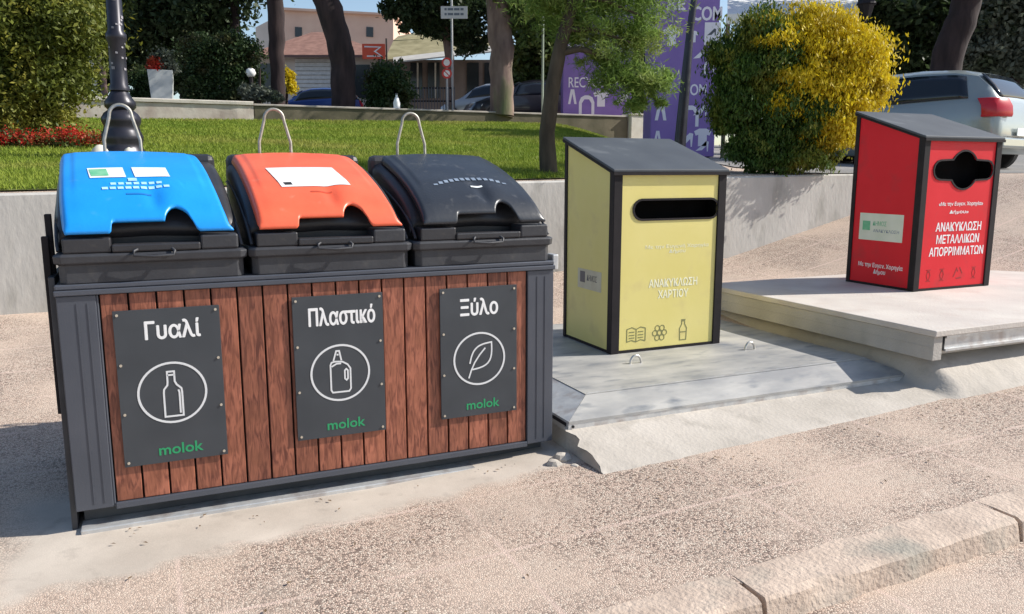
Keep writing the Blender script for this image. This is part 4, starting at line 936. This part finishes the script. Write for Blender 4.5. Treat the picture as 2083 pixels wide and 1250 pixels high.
# ------------------------------------------------------------------ purple cabinets with writing
purple = mat('purple printed vinyl', (.22, .13, .42), (.27, .17, .48), 1.5, .5); pwh = mat('white vinyl print', (.82, .78, .86), rough=.5)
def shirt(cx, cz, k): return [(cx+a*k, cz+b*k) for a, b in [(-.5, .35), (-.2, .5), (.2, .5), (.5, .35), (.4, .1), (.25, .15), (.25, -.5), (-.25, -.5), (-.25, .15), (-.4, .1)]]
def heel(cx, cz, k): return [(cx+a*k, cz+b*k) for a, b in [(-.5, -.35), (-.1, .0), (.3, .4), (.5, .35), (.45, -.4), (.38, -.4), (.34, .05), (.0, -.3)]]
def bag(cx, cz, k): return [(cx+a*k, cz+b*k) for a, b in [(-.4, -.4), (-.4, .2), (-.3, .45), (-.1, .55), (.1, .55), (.3, .45), (.4, .2), (.4, -.4), (.25, -.4), (.25, .15), (.12, .35), (-.12, .35), (-.25, .15), (-.25, -.4)]]
def trousers(cx, cz, k): return [(cx+a*k, cz+b*k) for a, b in [(-.12, .5), (.12, .5), (.3, -.5), (.14, -.5), (.0, .2), (-.14, -.5), (-.3, -.5)]]
def filled(L_, y, m, parent, name='pictogram'):
    for pts in L_: MB().prism(pts, y-.004, y).build(name, m, parent)
A = at(1145, 228, 26.5); B_ = at(1285, 228, 26.5); zg = hw(A.x, 26.5)-.02
CB = thing('clothing_cabinet', 'wide purple clothes cabinet behind the dark wall, half hidden by the pine', 'recycling cabinet', (A.x, 26.5, zg))
Wd = B_.x-A.x; Ht = 4.6
MB().box(0, Wd, 0, 1.2, 0, Ht).build('body', purple, CB, bevel=.02)
zl = at(1200, 168, 26.5).z-zg
text('lettering', 'RECYCOM', 1.45, .32, (.90, zl), pwh, CB, y=-.001)
zi = at(1200, 205, 26.5).z-zg
filled([trousers(.30, zi+.12, .46), shirt(1.22, zi+.06, .5), bag(.76, zi-.18, .62), heel(1.85, zi+.05, .5)], -.001, pwh, CB)
text('lettering', 'RECYCOM', 1.9, .36, (Wd/2+.0, at(1200, 95, 26.5).z-zg), pwh, CB, y=-.001)
# tall cabinet in front, two faces
Y = 19; A = at(1322, 300, Y); B_ = at(1442, 310, Y); zg = hw((A.x+B_.x)/2, Y)
CT = thing('clothing_cabinet', 'tall purple cabinet with large COM lettering right of the black pole', 'recycling cabinet', (A.x, Y, zg))
Wd = B_.x-A.x+.12; Ht = at(1400, -40, Y).z-zg
MB().box(0, Wd, 0, 1.1, 0, Ht).build('body', purple, CT, bevel=.02)
def lx(px): return (at(px, 200, Y).x-A.x)
def lz(py): return at(1400, py, Y).z-zg
text('lettering', 'COM', .66, .30, (lx(1432), lz(28)), pwh, CT, y=-.001, bold=.02)
text('lettering', 'RE', .40, .27, (lx(1370), lz(8)), pwh, CT, y=-.001, bold=.01)
text('lettering', 'COM', .54, .25, (lx(1412), lz(183)), pwh, CT, y=-.001, bold=.01)
MB().box(lx(1428), lx(1460), -.006, -.001, lz(92), lz(46)).build('sticker', pwh, CT)
filled([heel(lx(1442), lz(66), .2), ], -.0065, M['graphite'], CT)
filled([trousers(lx(1345), lz(225), .45), bag(lx(1405), lz(240), .5), shirt(lx(1432), lz(280), .4), heel(lx(1395), lz(285), .4), heel(lx(1425), lz(225), .32), shirt(lx(1405), lz(75), .25), heel(lx(1420), lz(110), .3), bag(lx(1440), lz(140), .3), shirt(lx(1362), lz(75), .4), trousers(lx(1340), lz(280), .3), heel(lx(1432), lz(298), .3)], -.001, pwh, CT)
# black pole before the cabinet
b0 = G_(1381, 15.5)
PO = thing('lamp_post', 'plain black leaning pole in front of the tall purple cabinet', 'pole', b0)
tp = at(1404, 60, 15.5)-b0; md = at(1393, 180, 15.5)-b0; t2 = at(1416, -30, 15.5)-b0
MB().tube([(0, 0, -.05), tuple(md), tuple(tp), tuple(t2)], [.12, .095, .07, .06], 10).build('shaft', MATS['black cast iron'], PO, smooth=60)
MB().lathe([(0, -.02), (.16, -.02), (.16, .05), (.13, .1), (0, .1)], 12).build('base', M['frame'], PO, smooth=40)
# ------------------------------------------------------------------ signs
Y = 27; b0 = G_(922, Y)
SG = thing('street_sign', 'rectangular white street name plate on a tall thin grey pole', 'street sign', b0)
k = at(925, 26, Y)-b0
MB().tube([(0, 0, 0), (0, 0, k.z+.6)], .035, 8).build('pole', mat('galvanised pole', (.42, .43, .44), rough=.5, metal=.4), SG, smooth=60)
x0, x1 = at(897, 26, Y).x-b0.x, at(951, 26, Y).x-b0.x; z0, z1 = at(925, 39, Y).z-b0.z, at(925, 14, Y).z-b0.z
pl = MB().box(x0, x1, -.07, -.04, z0, z1).build('plate', mat('sign white', (.66, .69, .72), rough=.5), SG)
q = MB()
for i in range(6):
    xx = x0+.12+i*(x1-x0-.24)/6
    for zz in (z0+.10, z0+.25): q.box(xx, xx+.07+.03*(i % 2), -.074, -.0705, zz, zz+.07)
q.build('letter_row', mat('sign blue grey', (.16, .2, .26), rough=.6), pl)
Y = 26.4; b0 = G_(911, Y)
RS = thing('traffic_sign', 'pair of round red rimmed signs on one pole left of the street name plate', 'traffic sign', b0)
MB().tube([(0, .05, 0), (0, .05, at(911, 118, Y).z-b0.z)], .03, 8).build('pole', MATS['galvanised pole'], RS, smooth=60)
redp = mat('sign red', (.62, .05, .04), rough=.5)
for py in (128, 150):
    zz = at(911, py, Y).z-b0.z
    d_ = MB().disc((0, zz), .16, -.02, .0, 24).build('disc', redp, RS); MB().disc((0, zz), .10, -.024, -.0205, 24).build('centre', M['white'], d_)
MB().ribbon([(-.08, at(911, 150, Y).z-b0.z+.08), (.08, at(911, 150, Y).z-b0.z-.08)], .03, -.0245).build('bar', redp, RS)
b0 = G_(1103, 25)
tag(MB().tube([(0, 0, 0), (.0, 0, 4.6)], .035, 8).build('thin_pole', mat('pale green pole', (.32, .38, .30), rough=.6), loc=b0), 'thin pale green pole between the brown trunk and the pine', 'pole')
b0 = G_(1062, 25.5)
# fence / gate by the road
Y = 27; A = at(838, 215, Y); B_ = at(925, 215, Y); zg = hw(A.x, A.y); zt = at(870, 178, Y).z-zg
FN = thing('metal_fence', 'short dark metal railing by the road behind the shaded wall', 'fence', (A.x, Y, zg))
b = MB(); Wd = B_.x-A.x
for zz in (zt-.05, zt*.5, .1): b.box(0, Wd, 0, .04, zz, zz+.05)
b.build('rails', M['frame'], FN)
b = MB()
for i in range(16): x = Wd*i/15; b.box(x-.012, x+.012, -.03, -.002, 0, zt)
b.build('bars', M['graphite'], FN)
# small white cone on the wall
c_ = S(*st(*at(832, 220, 24.2).to_2d())); q_ = at(832, 222, 21.2)
ss_, tt_ = st(q_.x, q_.y); b0 = S(ss_, 21.55, 3.252)
x_ = b0.x; 
CT2 = thing('bottle', 'small white bottle left standing on the coping above the grey bin', 'bottle', b0)
MB().lathe([(0, 0), (.09, 0), (.095, .16), (.05, .28), (.03, .30), (.03, .36), (0, .361)], 14).build('body', M['white'], CT2, smooth=50)
MB().lathe([(0, .362), (.035, .362), (.035, .40), (0, .401)], 12).build('cap', M['graphite'], CT2, smooth=50)
# round white lamp and post at the far left house
b0 = G_(518, 24.5)
RL = thing('bollard_lamp', 'white globe garden lamp beside the scrubby plants', 'lamp', b0)
zz = at(518, 148, 24.5).z-b0.z
MB().tube([(0, 0, 0), (0, 0, zz-.12)], .06, 8).build('post', M['frame'], RL)
MB().lathe([(0, zz-.14), (.09, zz-.12), (.15, zz-.02), (.12, zz+.08), (.06, zz+.12), (0, zz+.13)], 16).build('shade', M['white'], RL, smooth=60)
# lantern top at the right of the canopy
b0 = G_(1742, 17)
LT = thing('lamp_post', 'dark lantern head hanging above the golden shrub', 'lamp post', b0)
zz = at(1742, 18, 17).z-b0.z
MB().tube([(0, 0, 0), (0, 0, zz-.15)], [.05, .035], 8).build('shaft', M['frame'], LT, smooth=60)
MB().lathe([(0, zz-.18), (.10, zz-.16), (.16, zz+.06), (.20, zz+.08), (.10, zz+.26), (0, zz+.3)], 8).build('lantern', M['frame'], LT)
# ------------------------------------------------------------------ cars
def car(label, loc, rz, paint, k=1.1, L_=4.0):
    T = thing('parked_car', label, 'car', loc, rz)
    # stations: x (rear 0 -> front L), belt z, top z, half width at belt, half width at roof
    stn = [(0.0, .60, .64, .70, .62), (.03, .80, .86, .76, .66), (.08, .95, 1.02, .80, .66), (.22, 1.0, 1.22, .82, .63), (.42, 1.0, 1.42, .835, .60), (.75, .99, 1.50, .84, .585), (1.3, .97, 1.53, .85, .59), (1.9, .95, 1.52, .85, .59), (2.35, .93, 1.42, .85, .59), (2.8, .92, 1.12, .84, .62), (3.0, .91, 1.0, .83, .66), (3.5, .84, .90, .80, .62), (3.85, .70, .76, .74, .58), (4.0, .50, .56, .64, .5)]
    sx = L_/4.0
    def ring(s_):
        x, zb, zt, wb, wr = s_; x *= sx
        zl = .24 if .1 < x < L_-.15 else .32
        half = [(wb*.90, zl), (wb*1.0, zl+.10), (wb*1.025, (zl+zb)/2), (wb*1.0, zb-.03), (wb*.975, zb), (wr+(wb-wr)*.45, zb+(zt-zb)*.5), (wr+.02, zt-(zt-zb)*.12-.005), (wr*.8, zt-.012), (wr*.4, zt), (0, zt+.004)]
        pts = [(x*1.0, -y_, z_) for y_, z_ in half]+[(x, y_, z_) for y_, z_ in reversed(half[:-1])]
        return [(a*k, b_*k, c*k) for a, b_, c in pts]
    fine = []
    for i in range(len(stn)-1):
        for j in range(3): f = j/3; fine.append(tuple(stn[i][q]*(1-f)+stn[i+1][q]*f for q in range(5)))
    fine.append(stn[-1])
    body = MB().loft([ring(s_) for s_ in fine]).build('body', paint, T, smooth=38)
    def interp(x):
        for i in range(len(stn)-1):
            if stn[i][0] <= x <= stn[i+1][0]:
                f = (x-stn[i][0])/(stn[i+1][0]-stn[i][0]); return tuple(stn[i][q]*(1-f)+stn[i+1][q]*f for q in range(5))
        return stn[-1]
    def sidewin(xa, xb, sg, rake0=0, rake1=0):
        q = MB(); nx = 14
        for i in range(nx+1):
            for j in range(5):
                f = j/4; x = (xa+rake0*f)+((xb+rake1*f)-(xa+rake0*f))*i/nx; s_ = interp(x)
                zb, zt, wb, wr = s_[1:]; u = .10+.72*f
                e = min(i, nx-i)/nx; 
                y_ = (wb*.975+(wr+(wb-wr)*.45-wb*.975)*(u/.5)) if u < .5 else (wr+(wb-wr)*.45+(wr+.02-wr-(wb-wr)*.45)*((u-.5)/.38))
                z_ = zb+(zt-zb)*u
                q.v.append((x*sx*k, sg*(y_+.012)*k, z_*k))
        for i in range(nx):
            for j in range(4): a = i*5+j; q.f.append((a, a+1, a+6, a+5) if sg > 0 else (a, a+5, a+6, a+1))
        return q.build('window', MATS['car glass'] if 'car glass' in MATS else mat('car glass', (.015, .02, .028), rough=.08), T, smooth=50, solid=.004)
    for sg in (-1, 1):
        sidewin(.46, 2.66, sg, .12, -.25)
    def backwin(pts, name, m):
        q = MB()
        n_ = 8
        for i in range(n_+1):
            for (x, ky) in pts:
                s_ = interp(x); w_ = (s_[4]*ky); yy = -w_+2*w_*i/n_
                zt_ = s_[2]-.012*(abs(yy)/s_[4])**2
                q.v.append(((x*sx-.0)*k, yy*k, (zt_+.016)*k))
        m_ = len(pts)
        for i in range(n_):
            for j in range(m_-1): a = i*m_+j; q.f.append((a, a+1, a+m_+1, a+m_))
        return q.build(name, m, T, smooth=50, solid=.004)
    backwin([(.10, .95), (.16, .97), (.22, .98), (.3, .97), (.40, .95)], 'rear_window', MATS['car glass'])
    backwin([(2.36, .95), (2.5, .97), (2.7, 1), (2.82, 1)], 'windscreen', MATS['car glass'])
    tl = mat('tail light red', (.45, .01, .02), rough=.2) if 'tail light red' not in MATS else MATS['tail light red']
    for sg in (-1, 1):
        pl_ = [(-.045, .50), (-.010, .72), (.05, .83), (.12, .862), (.24, .885), (.24, .70), (.06, .50)]
        MB().loft([[((x+dx)*k, sg*y_*ky*k, z_*k) for x, y_ in pl_] for z_, dx, ky in ((.76, .0, 1.0), (.80, -.012, 1.01), (.92, .005, 1.0), (1.03, .07, .985))]).build('tail_light', tl, T, bevel=.01, smooth=40)
        MB().hexa([(3.80*sx*k, sg*.55*k, .58*k), (3.72*sx*k, sg*.78*k, .60*k), (3.60*sx*k, sg*.76*k, .60*k), (3.7*sx*k, sg*.5*k, .58*k)], [(3.74*sx*k, sg*.55*k, .74*k), (3.64*sx*k, sg*.775*k, .76*k), (3.5*sx*k, sg*.74*k, .76*k), (3.6*sx*k, sg*.5*k, .74*k)]).build('headlight', ws, T, bevel=.01)
    trim = MATS['frame trim'] if 'frame trim' in MATS else mat('frame trim', (.02, .02, .022), rough=.5)
    MB().box(-.035*k, .10*k, -.70*k, .70*k, .33*k, .47*k).build('rear_bumper', paint, T, bevel=.03)
    MB().box(-.045*k, -.0355*k, -.26*k, .26*k, .50*k, .61*k).build('number_plate', ws, T)
    b = MB(); b.box(-.04*k, -.0355*k, -.6*k, .6*k, .475*k, .485*k); b.build('trim', trim, T)
    for x in (.62, 3.28):
        for sg in (-1, 1):
            yy = sorted((sg*.70*k, sg*.885*k))
            wh = MB()
            n_ = 28; rings = [[((x*sx+r_*math.cos(2*math.pi*i/n_))*k, y_, (.31+r_*math.sin(2*math.pi*i/n_))*k) for i in range(n_)] for r_, y_ in ((.29, yy[0]), (.315, yy[0]+.03), (.315, yy[1]-.03), (.29, yy[1]))]
            wo_ = wh.loft(rings).build('wheel', MATS['tyre'] if 'tyre' in MATS else mat('tyre', (.02, .02, .02), rough=.85), T, smooth=40)
            q = MB(); yo = yy[1]+.001 if sg > 0 else yy[0]-.009
            q.disc((x*sx*k, .31*k), .20*k, yo, yo+.008, 20); q.build('rim', M['steel'], wo_)
            a = MB().ribbon([((x*sx+.35*math.cos(R(t_)))*k, (.31+.35*math.sin(R(t_)))*k) for t_ in range(-5, 186, 10)], .05, sg*.882*k if sg < 0 else .892*k, .01); a.build('wheel_arch', trim, T)
    return T
pa = lambda n_, c: mat(n_, c, rough=.3, metal=.3, coat=.6)
c0 = at(2030, 300, 14.2); dirn = math.atan2(.78, -.62); hv = Vector((math.cos(dirn), math.sin(dirn), 0)); lv = Vector((-hv.y, hv.x, 0))
loc = Vector((c0.x, c0.y, 0))-lv*.95
loc.z = hw(loc.x, loc.y)
car('silver hatchback parked behind the golden shrub and the red column', loc, dirn, pa('silver paint', (.30, .34, .34)), 1.21, 4.0)
g1 = G_(607, 36); g1.z = at(640, 212, 36).z-.55
car('small blue car beyond the wall between the dark trunks', (g1.x+2.6, 36, at(640, 178, 36).z-1.55), math.pi-.25, pa('blue paint', (.03, .07, .28)), 1.0, 3.9)
car('dark grey car half hidden by the brown trunk', (at(935, 200, 29).x+4.3, 29.5, at(980, 165, 29).z-1.6), math.pi+.3, pa('dark paint', (.012, .013, .018)), 1.05, 4.0)
car('silver van-like car showing right of the brown trunk', (at(1068, 200, 33).x+.4, 33.5, at(1050, 165, 33).z-1.6), math.pi-.5, pa('light grey paint', (.4, .4, .42)), 1.05, 4.0)
# ------------------------------------------------------------------ grass blades
rng = np.random.default_rng(9); n = 260000
u = rng.random(n); tg = 8.82+12.5*u**1.25; eg = 6.6+.52*(tg-8.8)+.15*np.sin(tg*2.1)
sg_ = -9+(eg+8.9)*rng.random(n)
hz = np.array([h(a, b_) for a, b_ in zip(sg_, tg)])+.004
f1 = np.sin(sg_*1.9+1.3*np.sin(tg*1.1))*np.sin(tg*2.3+1.7*np.sin(sg_*.8))+.5*np.sin(sg_*5.1+tg*3.7)
keep = rng.random(n) < np.clip(1.05-.55*np.clip(f1-.25, 0, 1), .3, 1); tg = tg[keep]; sg_ = sg_[keep]; hz = hz[keep]; n = len(tg)
ang = rng.random(n)*math.pi*2; sz = (.014+.0012*(tg-8.8))*rng.uniform(.7, 1.3, n); ht = rng.uniform(.03, .075, n)
ln = rng.normal(size=(n, 2))*.03
base = np.stack([sg_, tg, hz], 1); d = np.stack([np.cos(ang)*sz, np.sin(ang)*sz, np.zeros(n)], 1)
top = base+np.stack([ln[:, 0], ln[:, 1], ht], 1)
v = np.stack([base-d/2, base+d/2, top], 1).reshape(-1, 3)
me = bpy.data.meshes.new('grass'); me.vertices.add(n*3); me.vertices.foreach_set('co', v.astype(np.float32).ravel()); me.loops.add(n*3); me.loops.foreach_set('vertex_index', np.arange(n*3, dtype=np.int32))
me.polygons.add(n); me.polygons.foreach_set('loop_start', np.arange(0, n*3, 3, dtype=np.int32)); me.polygons.foreach_set('loop_total', np.full(n, 3, np.int32)); me.update(); me.materials.append(M['grassm'])
go = bpy.data.objects.new('grass', me); C.objects.link(go); go.rotation_euler[2] = YAW
tag(go, 'short green grass covering the lawn', 'grass', kind='stuff')
# dry leaf litter along the footing and on the paving
rng = np.random.default_rng(77); b = MB()
for k in range(130):
    if k < 60: s_ = rng.uniform(2.0, 6.5); t = 3.60-abs(rng.normal())*.07
    elif k < 80: s_ = rng.uniform(-.3, 2.0); t = 3.98+rng.normal()*.05
    else: s_ = rng.uniform(-.5, 6.5); t = rng.uniform(2.5, 3.6)
    z = h(s_, t)+.010; a = rng.uniform(0, 6.28); l_ = rng.uniform(.006, .016); w_ = l_*rng.uniform(.3, .6)
    ux, uy = math.cos(a), math.sin(a); dz = rng.uniform(.001, .006)
    b.add([(s_-ux*l_, t-uy*l_, z), (s_+uy*w_, t-ux*w_, z+dz), (s_+ux*l_, t+uy*l_, z+dz*.5), (s_-uy*w_, t+ux*w_, z+dz)], [(0, 1, 2, 3)])
tag(b.build('leaf_litter', mat('dry leaf bits', (.10, .06, .03), (.24, .16, .09), 30, .9, island=1.), rotz=YAW), 'scattered dry leaf bits on the paving', 'leaf litter', kind='stuff')
for m_ in bpy.data.materials:
    if '_' in m_: del m_['_']
